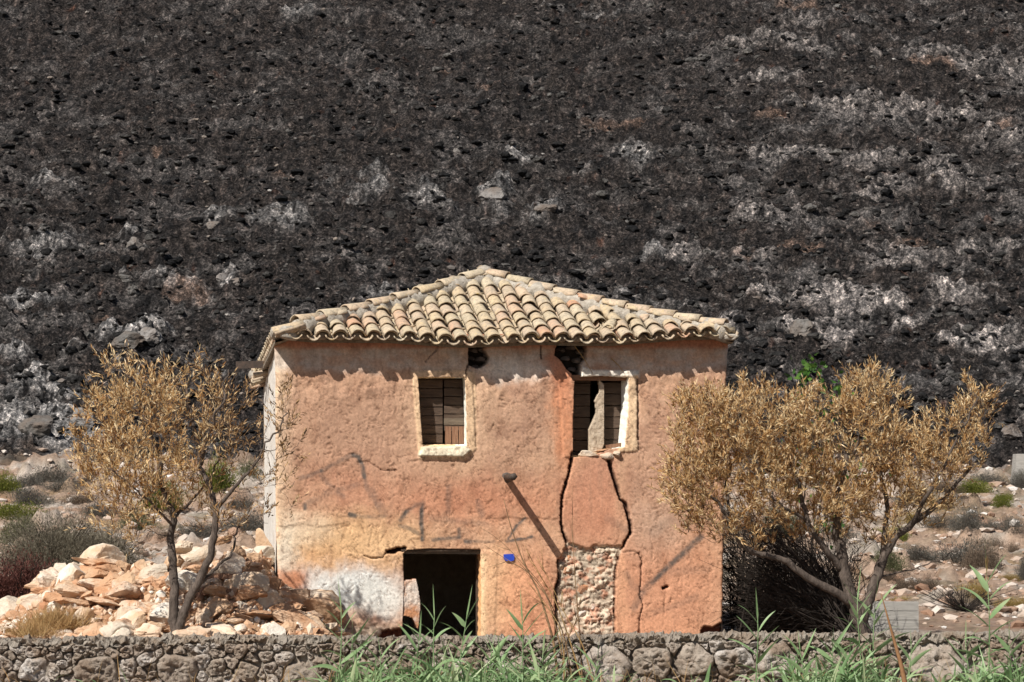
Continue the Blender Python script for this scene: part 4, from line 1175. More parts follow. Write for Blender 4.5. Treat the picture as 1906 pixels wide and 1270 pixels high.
ro = Vector(rub.location)
gx, gy = np.meshgrid(np.linspace(-7.9, -1.8, 260), np.linspace(32.02, 38.4, 240)); x = gx.ravel(); y = gy.ravel()
z = pile(x, y)
# keep the mound out of the house
loc_u = (x - X0) * CT + (y - Y0) * ST; loc_v = -(x - X0) * ST + (y - Y0) * CT
z = np.where((loc_u > -.02) & (loc_v > -.05), -.1, z)
i = np.arange(239)[:, None] * 260 + np.arange(259)[None]
obj('earth_mound', mesh_np('earth_mound', np.stack([x, y, z], 1) - np.array(ro), np.stack([i, i + 1, i + 261, i + 260], -1).reshape(-1, 4), M['earth'], False), rub)
def on_pile(px, py):
    ys = np.arange(32.1, 38, .04); xs = (px - CX) / FPX * ys; zs = ZC - (py - HY) / FPX * ys
    d = zs - pile(xs, ys); k = np.argmax(d < 0) if (d < 0).any() else 60
    return Vector((xs[k], ys[k], zs[k]))
big = [ # px, py, half width px, half height px, mesh kind, roll (in the picture plane), yaw, depth factor
    (185, 1066, 52, 24, 'S', -.05, .2, 1.0), (180, 1048, 44, 14, 'S', .12, 0, .9), (176, 1086, 46, 9, 'S', -.05, .1, .9), (182, 1098, 50, 9, 'S', .10, 0, .8),
    (231, 1093, 24, 26, 'P', .0, .2, .6), (63, 1125, 32, 17, 'P', -.2, 0, .8), (30, 1150, 20, 12, 'R', .1, 0, .8), (125, 1095, 22, 16, 'R', .4, .3, .8),
    (152, 1156, 26, 24, 'P', .3, .1, .7), (238, 1165, 46, 22, 'P', -.35, .1, .8), (296, 1146, 24, 17, 'P', .1, 0, .8), (292, 1172, 17, 11, 'R', 0, 0, .8), (160, 1180, 20, 14, 'R', .3, 0, .8),
    (100, 1185, 30, 14, 'S', -.3, 0, .8), (60, 1176, 28, 10, 'R', .1, 0, .8), (296, 1185, 16, 9, 'P', 0, 0, .6), (345, 1078, 34, 15, 'P', -.28, 0, .8), (375, 1035, 26, 14, 'P', -.45, 0, .8), (340, 1018, 20, 14, 'R', -.6, 0, .8),
    (410, 1006, 20, 10, 'S', -.5, 0, .8), (490, 1022, 17, 34, 'P', -.12, .0, .35), (470, 1040, 18, 13, 'R', .2, .2, .8), (440, 1030, 20, 14, 'R', -.4, .2, .8), (404, 1054, 24, 10, 'S', -.5, 0, .8),
    (482, 1092, 32, 17, 'B', .12, .2, .9), (433, 1088, 22, 10, 'P', -.35, 0, .8), (545, 1112, 28, 12, 'B', -.03, .1, .9), (484, 1114, 22, 6, 'R', .05, 0, .8), (480, 1144, 44, 12, 'S', .08, 0, 1.0), (518, 1140, 22, 8, 'R', .05, 0, .8),
    (478, 1130, 16, 9, 'R', .1, 0, .8), (448, 1130, 18, 10, 'P', -.4, 0, .8), (404, 1132, 34, 18, 'R', -.4, .3, .9), (376, 1155, 17, 22, 'R', .1, 0, .7), (548, 1148, 10, 18, 'R', .1, .2, .8), (536, 1172, 26, 13, 'R', -.05, 0, .9),
    (400, 1183, 44, 10, 'P', .04, 0, .9), (350, 1160, 22, 9, 'R', -.3, 0, .8), (540, 1130, 26, 5, 'S', .02, 0, .9), (215, 1125, 60, 10, 'S', .12, .1, .8), (580, 1165, 26, 17, 'P', .3, .3, .8), (255, 1130, 30, 12, 'S', .2, 0, .8),
    (270, 1080, 20, 12, 'R', .1, 0, .8), (300, 1090, 22, 15, 'R', -.2, 0, .8), (270, 1055, 24, 12, 'R', -.3, 0, .8), (320, 1050, 26, 14, 'R', -.4, 0, .8), (420, 1075, 16, 10, 'R', .3, 0, .8), (375, 1185, 14, 9, 'P', 0, 0, .7),
    (600, 1180, 24, 10, 'R', 0, 0, .8), (15, 1128, 22, 12, 'R', 0, 0, .8), (110, 1130, 30, 12, 'P', -.3, 0, .8), (340, 1108, 20, 10, 'S', -.2, 0, .8)]
BV, BQ = box_v(-1, 1, -1, 1, -1, 1)
def block_mesh(seed):
    import bmesh
    bm = bmesh.new(); bmesh.ops.create_cube(bm, size=2.0); bmesh.ops.bevel(bm, geom=bm.edges[:], offset=.12, segments=2, affect='EDGES')
    bmesh.ops.subdivide_edges(bm, edges=bm.edges[:], cuts=3, use_grid_fill=True)
    for v in bm.verts: v.co *= 1 + .07 * mnoise.fractal(v.co * 1.3 + Vector((seed, 0, 0)), .8, 2, 4)
    me = bpy.data.meshes.new('cut_block'); bm.to_mesh(me); bm.free(); me.materials.append(M['rubble']); return me
BLK = [block_mesh(3), block_mesh(9)]
for k, (px, py, w, h, kd, roll, yaw, dp) in enumerate(big):
    p = on_pile(px, py + h * .5); s = p.y / FPX
    me = {'S': SLAB, 'P': PALE, 'R': ROCK, 'B': BLK}[kd]; me = me[k % len(me)]
    hz = h * s * 1.2 / (.32 if kd == 'S' else 1)
    o = place('stone', me, rub, Vector((p.x, p.y + .05, ZC - (py - HY) / FPX * p.y)) - ro, (w * s * 1.12, w * s * dp, hz), (R.uniform(-.15, .1), roll, yaw))
# smaller stones filling the heap
cnt = 0
while cnt < 235:
    X = R.uniform(-7.5, -2.1); Y = R.uniform(32.25, 36.0)
    lu = (X - X0) * CT + (Y - Y0) * ST; lv = -(X - X0) * ST + (Y - Y0) * CT
    if lu > -.15 and lv > -.22: continue
    z = float(pile(np.array([X]), np.array([Y]))[0])
    if z < .28: continue
    s = (.085 + .16 * R.random() ** 1.6) * (1.15 if Y > 33.6 else 1)
    cnt += 1
    kind = R.random()
    me = R.choice(SLAB) if kind < .6 else (R.choice(ROCK) if kind < .82 else R.choice(PALE))
    f = (s * R.uniform(1, 1.7), s * R.uniform(.8, 1.3), s * R.uniform(.6, 1.1) * (1.7 if kind < .6 else 1))
    place('stone', me, rub, Vector((X, Y, z + s * .25)) - ro, f, (R.uniform(-.35, .35), R.uniform(-.4, .25), R.uniform(0, 6.28)))
# chips and crumbs of mortar between the stones
def crumbs():
    g = np.random.default_rng(77); n = 3800; X = g.uniform(-7.7, -1.95, n); Y = g.uniform(32.1, 36.4, n)
    lu = (X - X0) * CT + (Y - Y0) * ST; lv = -(X - X0) * ST + (Y - Y0) * CT
    ok = ~((lu > -.05) & (lv > -.10)); X, Y = X[ok], Y[ok]; Z = pile(X, Y); ok = Z > .2; X, Y, Z = X[ok], Y[ok], Z[ok]; n = len(X)
    s_ = .018 * (4.2 ** (g.random(n) ** 1.7)); d = 1 + g.uniform(-.3, .3, (n, len(I1v))); v = I1v[None] * d[:, :, None] * s_[:, None, None] * g.uniform(.5, 1.4, (n, 1, 3))
    V = (v + np.stack([X, Y, Z + s_ * .3], 1)[:, None, :] - np.array(ro)).reshape(-1, 3); F = (I1f[None] + (np.arange(n) * len(I1v))[:, None, None]).reshape(-1, 3)
    obj('crumbs', mesh_np('crumbs', V, F, M['crumb'], False), rub)['kind'] = 'stuff'
crumbs()
# timber in the heap
for a, b, w in (((352, 1096), (452, 1040), .05), ((345, 1115), (432, 1104), .06), ((392, 1078), (445, 1080), .09), ((372, 1120), (395, 1072), .07)):
    A_ = on_pile(*a); B_ = on_pile(*b); d = B_ - A_
    mbp = MB(); tube(mbp, [A_ + Vector((0, -.12, .03)), (A_ + B_) / 2 + Vector((0, -.14, .04)), B_ + Vector((0, -.12, .03))], [w * .6] * 3, 4)
    me = mbp.mesh('timber', M['brown_board'], False); me.transform(Matrix.Translation(-ro)); obj('timber', me, rub)

# ------------------------------------------------------------------ LOW DRY-STONE WALL in front
lw = empty('low_stone_wall', (0, 31.7, -.4), 0, 'low rubble-stone garden wall with rough cement top running along the bottom', 'wall')
lo = Vector(lw.location)
YW = 31.55
def wall_top(px): return np.interp(px, [-400, 0, 420, 640, 900, 1300, 1500, 1906, 2400], [1192, 1191, 1186, 1187, 1188, 1181, 1183, 1178, 1176])
# core with rough cement capping
pxs = np.arange(-420, 2330, 3.0); prof = [(-.02, 95), (.0, 26), (-.01, 19), (-.025, 16), (-.04, 13), (-.05, 10), (-.055, 7), (-.05, 4), (-.035, 2), (0, .6), (.05, 0), (.12, -.5), (.25, -1), (.42, 1), (.46, 60)]
P_ = []
for x in pxs:
    t = wall_top(x)
    for j, (dy, dp) in enumerate(prof):
        Y = YW + .06 + dy; q = W(x, t + dp, YW)
        n_ = mnoise.fractal(Vector((x * .03, j * .9, 1)), .7, 2.1, 4); n2_ = mnoise.fractal(Vector((x * .11, j * 1.3, 7)), .7, 2.1, 3)
        n3_ = mnoise.fractal(Vector((x * .05, j * .33, 17)), .6, 2.1, 5); a = .05 if 2 <= j <= 11 else .012
        n4_ = mnoise.fractal(Vector((x * .022, 3.3, 27)), .7, 2.1, 5)
        P_.append((q.x, Y + a * n_ - .04 * n2_ + .8 * a * n3_, q.z + (a * .9 * n2_ + a * .9 * n3_ + .035 * n4_ - .05 * max(0, n4_ - .25) if j > 4 else 0)))
P_ = np.array(P_); nP = len(prof); i = np.arange(len(pxs) - 1)[:, None] * nP + np.arange(nP - 1)[None]
obj('wall_core', mesh_np('wall_core', P_ - np.array(lo), np.stack([i, i + nP, i + nP + 1, i + 1], -1).reshape(-1, 4), M['core'], False), lw)
# face stones by relaxed cells
def clip(poly, nx, ny, c):
    out = []
    for a, b in zip(poly, poly[1:] + poly[:1]):
        da = a[0] * nx + a[1] * ny - c; db = b[0] * nx + b[1] * ny - c
        if da <= 0: out.append(a)
        if (da < 0) != (db < 0):
            t = da / (da - db); out.append((a[0] + t * (b[0] - a[0]), a[1] + t * (b[1] - a[1])))
    return out
g = random.Random(5)
seeds = []
manual = [(60, 1250, 2.0), (180, 1252, 3.4), (330, 1248, 3.2), (460, 1250, 1.6), (560, 1255, 2.6), (1030, 1240, 2.0), (1125, 1238, 3.8), (1215, 1232, 3.0), (1290, 1230, 3.0), (1368, 1232, 3.0), (1450, 1232, 3.0), (1540, 1240, 2.4), (1640, 1240, 2.2), (1740, 1236, 4.2), (1850, 1235, 2.8), (870, 1245, 2.4), (950, 1240, 2)]
for (x, y, wgt) in manual: seeds.append((x, y, wgt))
tries = 0
while tries < 9000:
    tries += 1
    x = g.uniform(-400, 2310); y = g.uniform(1200, 1330); wgt = g.uniform(.6, 1.6) * (1 if y > 1225 else .75)
    if all(abs(x - a) / 21 + 0 < 1e9 and math.hypot((x - a) / 1.35, y - b) > 14 * (wgt + c) * .62 for a, b, c in seeds): seeds.append((x, y, wgt))
for (x, y, wgt) in seeds:
    poly = [(x - 60 * wgt, 1206 - 16), (x + 60 * wgt, 1206 - 16), (x + 60 * wgt, 1340), (x - 60 * wgt, 1340)]
    tp = float(wall_top(x)) + 12
    poly = clip(poly, 0, -1, -tp)
    for (a, b, c) in seeds:
        if (a, b) == (x, y) or abs(a - x) > 130 or abs(b - y) > 110: continue
        nx, ny = a - x, b - y; L = math.hypot(nx, ny); nx /= L; ny /= L
        mid = L * wgt / (wgt + c) - g.uniform(.3, 1.8)
        poly = clip(poly, nx, ny, x * nx + y * ny + mid)
        if len(poly) < 3: break
    if len(poly) < 3: continue
    poly = [(a + g.uniform(-1.5, 1.5), b + g.uniform(-1.2, 1.2)) for a, b in poly]
    xs_ = [p_[0] for p_ in poly]; ys_ = [p_[1] for p_ in poly]
    if max(xs_) - min(xs_) < 9 or max(ys_) - min(ys_) < 7: continue
    # smooth the outline by corner cutting, then resample
    pl = poly
    for _ in range(1):
        nl = []
        for a, b in zip(pl, pl[1:] + pl[:1]): nl += [(a[0] * .86 + b[0] * .14, a[1] * .86 + b[1] * .14), (a[0] * .14 + b[0] * .86, a[1] * .14 + b[1] * .86)]
        pl = nl
    per = sum(math.dist(a, b) for a, b in zip(pl, pl[1:] + pl[:1])); m_ = int(max(16, min(44, per / 4.5))); pp_ = np.array(pl + pl[:1]); tt_ = np.concatenate([[0], np.cumsum(np.linalg.norm(np.diff(pp_, axis=0), axis=1))]); uu_ = np.linspace(0, tt_[-1], m_, endpoint=False)
    pl = list(zip(np.interp(uu_, tt_, pp_[:, 0]), np.interp(uu_, tt_, pp_[:, 1])))
    cx_ = sum(p_[0] for p_ in pl) / len(pl); cy_ = sum(p_[1] for p_ in pl) / len(pl)
    sz_ = min(max(xs_) - min(xs_), max(ys_) - min(ys_)); prot = .03 + .0012 * sz_ + g.uniform(0, .03)
    V = []; F = []; n_ = len(pl); rings = [(1.0, -.05), (1.02, .45), (.96, .80), (.88, .95), (.78, 1.0), (.67, 1.02), (.56, 1.03), (.45, 1.03), (.34, 1.03), (.23, 1.03), (.12, 1.03)]
    sd_ = g.uniform(0, 90); c0 = W(cx_, cy_, YW)
    tl = (g.uniform(-.25, .25), g.uniform(-.3, .2))
    for (sc2, dp) in rings:
        for (a, b) in pl:
            X_, Y_ = cx_ + (a - cx_) * sc2, cy_ + (b - cy_) * sc2
            n2_ = mnoise.fractal(Vector((X_ * .045 + sd_, Y_ * .045, 0)), .7, 2.1, 4); n3_ = mnoise.fractal(Vector((X_ * .13 + sd_, Y_ * .17, 5)), .5, 2.2, 4)
            w_ = W(X_ + 3.0 * n3_ * min(1, sc2 * 1.5), Y_ + 3.0 * n2_ * min(1, sc2 * 1.5), YW); tilt = (X_ - cx_) / 130 * tl[0] + (Y_ - cy_) / 130 * tl[1]
            V.append((w_.x - c0.x, .06 - prot * dp + (.050 * n2_ + .040 * n3_ + tilt * 1.4) * max(0, dp), w_.z - c0.z))
    V.append((0, .06 - prot * 1.03, 0))
    for r_ in range(len(rings) - 1):
        for k_ in range(n_):
            F.append((r_ * n_ + k_, (r_ + 1) * n_ + k_, (r_ + 1) * n_ + (k_ + 1) % n_, r_ * n_ + (k_ + 1) % n_))
    l_ = (len(rings) - 1) * n_
    me = bpy.data.meshes.new('wall_stone'); me.from_pydata(V, [], F + [(l_ + (k_ + 1) % n_, l_ + k_, len(V) - 1) for k_ in range(n_)])
    me.polygons.foreach_set('use_smooth', [True] * len(me.polygons)); me.materials.append(M['wall_stone'])
    obj('stone', me, lw, c0 - lo)

# ------------------------------------------------------------------ concrete slab wall and post at right
pa = W(1380, 1172, 37.5); pb = W(1710, 1118, 37.5)
cw = empty('concrete_wall', ((pa.x + pb.x) / 2, 37.5, .1), 0, 'low board-marked concrete wall behind the trunk of the right olive tree', 'wall')
nb = 6; H0 = pb.z - .12
for i in range(nb):
    z0 = .1 + i * H0 / nb
    mb = MB(); mb.add(*box_v(pa.x - cw.location.x, pb.x - cw.location.x, .0 + .006 * (i % 2), .22, z0 - .1 + .004, z0 - .1 + H0 / nb - .004))
    obj('board_course', mb.mesh('board_course', M['concrete'], False), cw)
p = on_ground(1900, 905)
mb = MB(); s = p.y / FPX
v, q = box_v(-15 * s, 40 * s, 0, .5, -.4, 60 * s); v = [(a + (.1 if c > .5 and a < 0 else 0), b, c) for a, b, c in v]; mb.add(v, q)
tag(obj('concrete_post', mb.mesh('concrete_post', M['concrete'], False), None, p), 'leaning white concrete post cut off by the right edge above the scrub', 'post')

# ------------------------------------------------------------------ OLIVE TREES
def leaves(P, D, L, Wd, g, fold=0.25):
    n = len(P); D = D / (np.linalg.norm(D, axis=1)[:, None] + 1e-9)
    rn = g.normal(size=(n, 3)); S = np.cross(D, rn); S /= np.linalg.norm(S, axis=1)[:, None] + 1e-9
    Nn = np.cross(D, S)
    L = L[:, None]; Wd = Wd[:, None]
    a = P; b = P + D * L * .45 + S * Wd * .5 + Nn * Wd * fold; c = P + D * L; d = P + D * L * .45 - S * Wd * .5 + Nn * Wd * fold
    V = np.stack([a, b, c, d], 1).reshape(-1, 3); F = (np.arange(n) * 4)[:, None] + np.array([[0, 1, 2, 3]])
    return V, F
def smooth_path(pts, n):
    pts = np.array(pts, dtype=float); t = np.concatenate([[0], np.cumsum(np.linalg.norm(np.diff(pts[:, :3], axis=0), axis=1))]); t /= t[-1]
    tt = np.linspace(0, 1, n); out = np.stack([np.interp(tt, t, pts[:, k]) for k in range(pts.shape[1])], 1)
    for _ in range(2):
        o = out.copy(); o[1:-1] = (out[:-2] + 2 * out[1:-1] + out[2:]) / 4; out = o
    return out
def olive(name, label, Yt, base, limbs, lobes, seed, n_targets, shoots, mats, leaf_n=13, group=None, up=.75, Lf=.075, densf=None):
    g = np.random.default_rng(seed)
    bw = W(*base, Yt); bz = bw.z - .5
    root = empty(name, (bw.x, Yt, bz), 0, label, 'tree', group); ro_ = np.array(root.location)
    nodes = []; nr_ = []
    for li, (pts, r0, r1) in enumerate(limbs):
        P = []
        for (px, py, dy) in pts:
            w = W(px, py, Yt + dy); P.append((w.x, w.y, w.z))
        n = max(10, len(P) * 7); S = smooth_path(P, n); rr = np.linspace(r0, r1, n) ; 
        S += np.stack([fbm(np.arange(n) * .23 + li * 9, np.zeros(n) + k * 5., 3, .6) for k in range(3)], 1) * .10 * np.linspace(.2, 1, n)[:, None]
        rr = rr * (1 + .42 * fbm(np.arange(n) * 1.3, np.zeros(n) + li, 3))
        mb = MB(); Sx = S.copy()
        if li == 0: Sx = np.vstack([[S[0, 0], S[0, 1], bz - .1], S]); rr2 = np.concatenate([[rr[0] * 1.5], rr])
        else: rr2 = rr
        tube(mb, Sx - ro_, rr2, 9)
        obj('trunk' if li == 0 else 'limb', mb.mesh('trunk', mats[0], True), root)
        k0 = int(n * (.45 if li < 2 else .25)); nodes.append(S[k0:]); nr_.append(rr[k0:])
    nodes = np.concatenate(nodes); nrad = np.concatenate(nr_)
    # targets fill the lobes
    T = []
    wts = np.array([l[2] * l[3] * l[6] for l in lobes]); wts = wts / wts.sum()
    while len(T) < n_targets:
        l = lobes[g.choice(len(lobes), p=wts)]; cx, cy, rx, ry, dy, rd, _ = l; cy = cy + (34 if seed == 3 else 22); ry = ry * (1.25 if seed == 3 else 1.12)
        q = g.normal(size=3); q /= np.linalg.norm(q); q *= g.random() ** .42
        T.append(tuple(W(cx + q[0] * rx, cy + q[1] * ry, Yt + dy + q[2] * rd)))
    T = np.array(T); d0 = np.min(np.linalg.norm(T[:, None] - nodes[None, ::2], axis=2), axis=1); T = T[np.argsort(d0)]
    mbt = MB(); ends = []; enddir = []
    N_ = np.zeros((len(nodes) + len(T) * 5, 3)); RR = np.zeros(len(N_)); N_[:len(nodes)] = nodes; RR[:len(nodes)] = nrad; nn = len(nodes)
    for tpos in T:
        d = np.linalg.norm(N_[:nn] - tpos, axis=1) + .7 * np.maximum(0, N_[:nn, 2] - tpos[2]) + .05 * np.abs(N_[:nn, 1] - tpos[1])
        k = int(np.argmin(d)); a = N_[k]; L = np.linalg.norm(tpos - a)
        if L < .03: continue
        m = 5; ts = np.linspace(0, 1, m + 1)[:, None]; path = a + (tpos - a) * ts
        path[:, 2] -= (np.sin(ts[:, 0] * np.pi) * L * .10); path[1:-1] += g.normal(0, .05 * L, (m - 1, 3))
        r0 = min(RR[k] * .75, .0045 + .013 * L); rad = np.linspace(r0, max(.0028, r0 * .45), m + 1)
        tube(mbt, path - ro_, rad, 4, False)
        for j in range(1, m + 1): N_[nn] = path[j]; RR[nn] = rad[j]; nn += 1
        ends.append(tpos); enddir.append((tpos - a) / L)
        if L > .25: ends.append(path[3]); enddir.append((tpos - a) / L)
    tag(obj('branches', mbt.mesh('branches', mats[0], True), root), None, None, None, 'stuff')
    ends = np.array(ends); enddir = np.array(enddir)
    # leafy shoots
    P0 = np.repeat(ends, shoots, 0); n = len(P0)
    D = np.repeat(enddir, shoots, 0) * .55 + g.normal(0, .45, (n, 3)) + np.array([0, 0, up]); D /= np.linalg.norm(D, axis=1)[:, None]
    SLn = g.uniform(.10, .30, n)
    if densf is not None:
        keep = g.random(n) < densf(CX + P0[:, 0] / P0[:, 1] * FPX, HY + (ZC - P0[:, 2]) / P0[:, 1] * FPX); P0, D, SLn = P0[keep], D[keep], SLn[keep]; n = len(P0)
    bend = g.normal(0, .25, (n, 3)); 
    mbs_ = MB()
    mid = P0 + D * SLn[:, None] * .5 + bend * .03; tip = P0 + D * SLn[:, None] + bend * .08
    for a, b, c in zip(P0[::2], mid[::2], tip[::2]): tube(mbs_, np.array([a, b, c]) - ro_, [.003, .0024, .0015], 3, False)
    tag(obj('twigs', mbs_.mesh('twigs', mats[0], False), root), None, None, None, 'stuff')
    t = np.tile(np.linspace(.12, 1, leaf_n), n); I = np.repeat(np.arange(n), leaf_n)
    LP_ = P0[I] + (mid[I] - P0[I]) * np.minimum(t * 2, 1)[:, None] + (tip[I] - mid[I]) * np.maximum(t * 2 - 1, 0)[:, None]
    LD = D[I] * .9 + g.normal(0, .42, (len(I), 3)); 
    Ll = Lf * g.uniform(.6, 1.2, len(I)); Lw = Ll * g.uniform(.17, .27, len(I))
    V, F = leaves(LP_ - ro_, LD, Ll, Lw, g)
    pxl = CX + LP_[:, 0] / LP_[:, 1] * FPX
    if len(mats) > 2:                                         # a browner, thinner side
        f = mats[3](pxl, g)
        for nm, sel, mt in (('foliage', ~f, mats[1]), ('brown_foliage', f, mats[2])):
            fs = F[sel]; used = np.unique(fs); mp = np.zeros(len(V), int); mp[used] = np.arange(len(used))
            tag(obj(nm, mesh_np(nm, V[used], mp[fs], mt, False), root), None, None, None, 'stuff')
    else: tag(obj('foliage', mesh_np('foliage', V, F, mats[1], False), root), None, None, None, 'stuff')
    return root

olive('olive_tree', 'left olive tree with fire-scorched golden leaves and two dark trunks in the rubble', 32.35, (322, 1185),
    [([(330, 1195, 0), (322, 1150, 0), (326, 1090, 0), (318, 1030, .05), (322, 960, .1), (300, 900, .1), (290, 830, 0), (262, 760, -.1)], .070, .018),
     ([(328, 1180, 0), (345, 1130, 0), (366, 1090, 0), (392, 1035, -.05), (404, 960, -.1), (396, 925, -.1), (372, 860, 0), (362, 800, .1), (340, 710, .2)], .062, .016),
     ([(402, 950, -.1), (430, 915, -.2), (470, 870, -.3), (500, 820, -.3), (540, 770, -.3)], .026, .008),
     ([(374, 1085, 0), (400, 1060, .2), (432, 1030, .4), (445, 980, .5)], .028, .010),
     ([(374, 865, 0), (385, 810, -.2), (410, 760, -.3), (425, 690, -.3)], .028, .008),
     ([(322, 965, .1), (350, 940, .3), (385, 900, .5), (410, 850, .6)], .022, .007),
     ([(318, 975, 0), (285, 940, -.3), (240, 900, -.4), (200, 870, -.4)], .018, .006)],
    [(255, 790, 110, 95, -.1, .8, 1.1), (215, 850, 72, 60, -.2, .6, 1.0), (230, 705, 62, 52, 0, .6, 1.0), (310, 720, 60, 60, .1, .6, .9), (390, 720, 80, 62, .1, .7, .9), (370, 820, 80, 70, 0, .8, .7), (440, 760, 50, 55, 0, .6, .5),
     (530, 755, 42, 60, -.3, .4, .75), (500, 860, 60, 66, -.2, .6, .8), (240, 905, 95, 46, -.2, .6, .9), (390, 920, 80, 50, .1, .7, .3), (235, 945, 95, 36, -.1, .5, .35), (440, 925, 80, 46, -.1, .5, .35), (180, 800, 50, 56, -.1, .4, .9), (200, 740, 44, 40, 0, .4, .8), (330, 860, 60, 60, .1, .6, .7)],
    3, 560, 4, (M['bark'], M['gold_leaf'], M['brown_leaf'], lambda x, g_: g_.random(len(x)) < .22 + .7 * sstep(330, 470, x)), 9, 'scorched olive trees', .95, .077,
    densf=lambda x, y: .80 - .42 * sstep(360, 480, x) - .10 * sstep(880, 950, y))
olive('olive_tree', 'right olive tree with dense fire-scorched golden crown and several spreading trunks', 34.3, (1600, 1180),
    [([(1612, 1190, 0), (1598, 1150, 0), (1582, 1105, 0), (1566, 1040, 0), (1556, 960, 0), (1572, 880, 0), (1570, 800, .1)], .105, .020),
     ([(1598, 1165, 0), (1622, 1105, 0), (1640, 1050, 0), (1660, 1005, 0), (1700, 975, 0), (1760, 925, .1), (1815, 860, .1)], .085, .016),
     ([(1590, 1125, 0), (1560, 1105, -.1), (1510, 1080, -.2), (1455, 1040, -.3), (1390, 1025, -.4), (1362, 990, -.5), (1345, 945, -.6), (1290, 890, -.7)], .062, .014),
     ([(1566, 1060, 0), (1530, 1015, -.2), (1500, 970, -.2), (1486, 890, -.1), (1440, 810, 0)], .05, .012),
     ([(1640, 1050, 0), (1652, 960, .2), (1640, 860, .2), (1672, 770, .2)], .045, .012),
     ([(1572, 880, 0), (1600, 820, -.3), (1620, 740, -.4)], .022, .008),
     ([(1362, 990, -.5), (1350, 900, -.4), (1380, 820, -.3)], .028, .008),
     ([(1690, 985, 0), (1740, 900, -.3), (1790, 800, -.3), (1820, 740, -.3)], .032, .008),
     ([(1630, 1075, 0), (1680, 1065, .1), (1730, 1050, .2), (1790, 1020, .2)], .014, .005),
     ([(1500, 970, -.2), (1440, 930, -.5), (1400, 880, -.6)], .022, .007)],
    [(1315, 800, 78, 84, -.5, .6, 1.2), (1290, 880, 62, 66, -.6, .5, 1.2), (1290, 740, 40, 34, -.4, .4, .9), (1400, 770, 84, 70, -.3, .8, 1.2), (1430, 860, 90, 76, -.3, .8, 1.1), (1520, 800, 76, 90, 0, .8, 1.0), (1540, 900, 90, 60, 0, .8, .7),
     (1620, 760, 70, 80, 0, .7, 1.1), (1625, 700, 36, 34, 0, .4, .7), (1660, 850, 80, 70, 0, .8, 1.0), (1760, 820, 82, 62, 0, .7, 1.1), (1800, 740, 54, 46, 0, .5, .8), (1740, 900, 70, 40, 0, .6, .5), (1320, 950, 60, 40, -.5, .5, .8), (1610, 950, 70, 50, 0, .6, .6), (1420, 960, 70, 46, -.3, .5, .7), (1520, 960, 60, 50, .2, .6, .5), (1700, 940, 60, 30, .2, .5, .4)],
    8, 1050, 4, (M['bark'], M['gold_leaf'], M['brown_leaf'], lambda x, g_: g_.random(len(x)) < .30), 12, 'scorched olive trees', .95, .077)

# bushy charred shrub between house corner and right tree (in the house's shade)
def charred_bush():
    g = np.random.default_rng(21)
    root = empty('charred_bush', tuple(W(1500, 1190, 36.4)), 0, 'black leafless bush of burnt stems fanning out beside the right corner of the house', 'bush'); ro_ = np.array(root.location)
    mb = MB()
    roots = [(1585, 1178, 34.6), (1560, 1180, 35.6), (1500, 1190, 36.2), (1440, 1190, 36.4), (1390, 1190, 36.6), (1600, 1180, 36)]
    for k in range(430):
        rx_, ry_, Y = roots[g.integers(len(roots))]; Y += g.normal(0, .25)
        a = np.array(W(rx_ + g.normal(0, 14), ry_, Y)); tx = g.uniform(1352, 1600) if k % 4 else g.uniform(1345, 1420); ty = g.uniform(960, 1170)
        if tx > 1500: ty = g.uniform(1020, 1170)
        b = np.array(W(tx, ty, max(Y + g.uniform(-.5, .8), 36.2 if tx < 1400 else 34.5))); L = np.linalg.norm(b - a)
        n = 9; t = np.linspace(0, 1, n)[:, None]; p = a + (b - a) * t; p[:, 2] += np.sin(t[:, 0] * np.pi) * L * g.uniform(-.05, .16); p += fbm(t * 3 + k, t * 0 + np.array([[1., 5., 9.]]), 3) * .10 * t
        r = g.uniform(.005, .018); tube(mb, p - ro_, np.linspace(r, .003, n), 5, False)
        for j in range(9):
            i_ = g.integers(2, n); q = p[i_]; d = (b - a) / L + g.normal(0, .55, 3) + np.array([-.15, 0, .1]); l = g.uniform(.15, .45)
            pp = np.array([q, q + d * l * .5 + g.normal(0, .02, 3), q + d * l]); tube(mb, pp - ro_, [.0045, .0035, .002], 3, False)
    tag(obj('stems', mb.mesh('stems', M['scorched_bark'], True), root), None, None, None, 'stuff')
charred_bush()

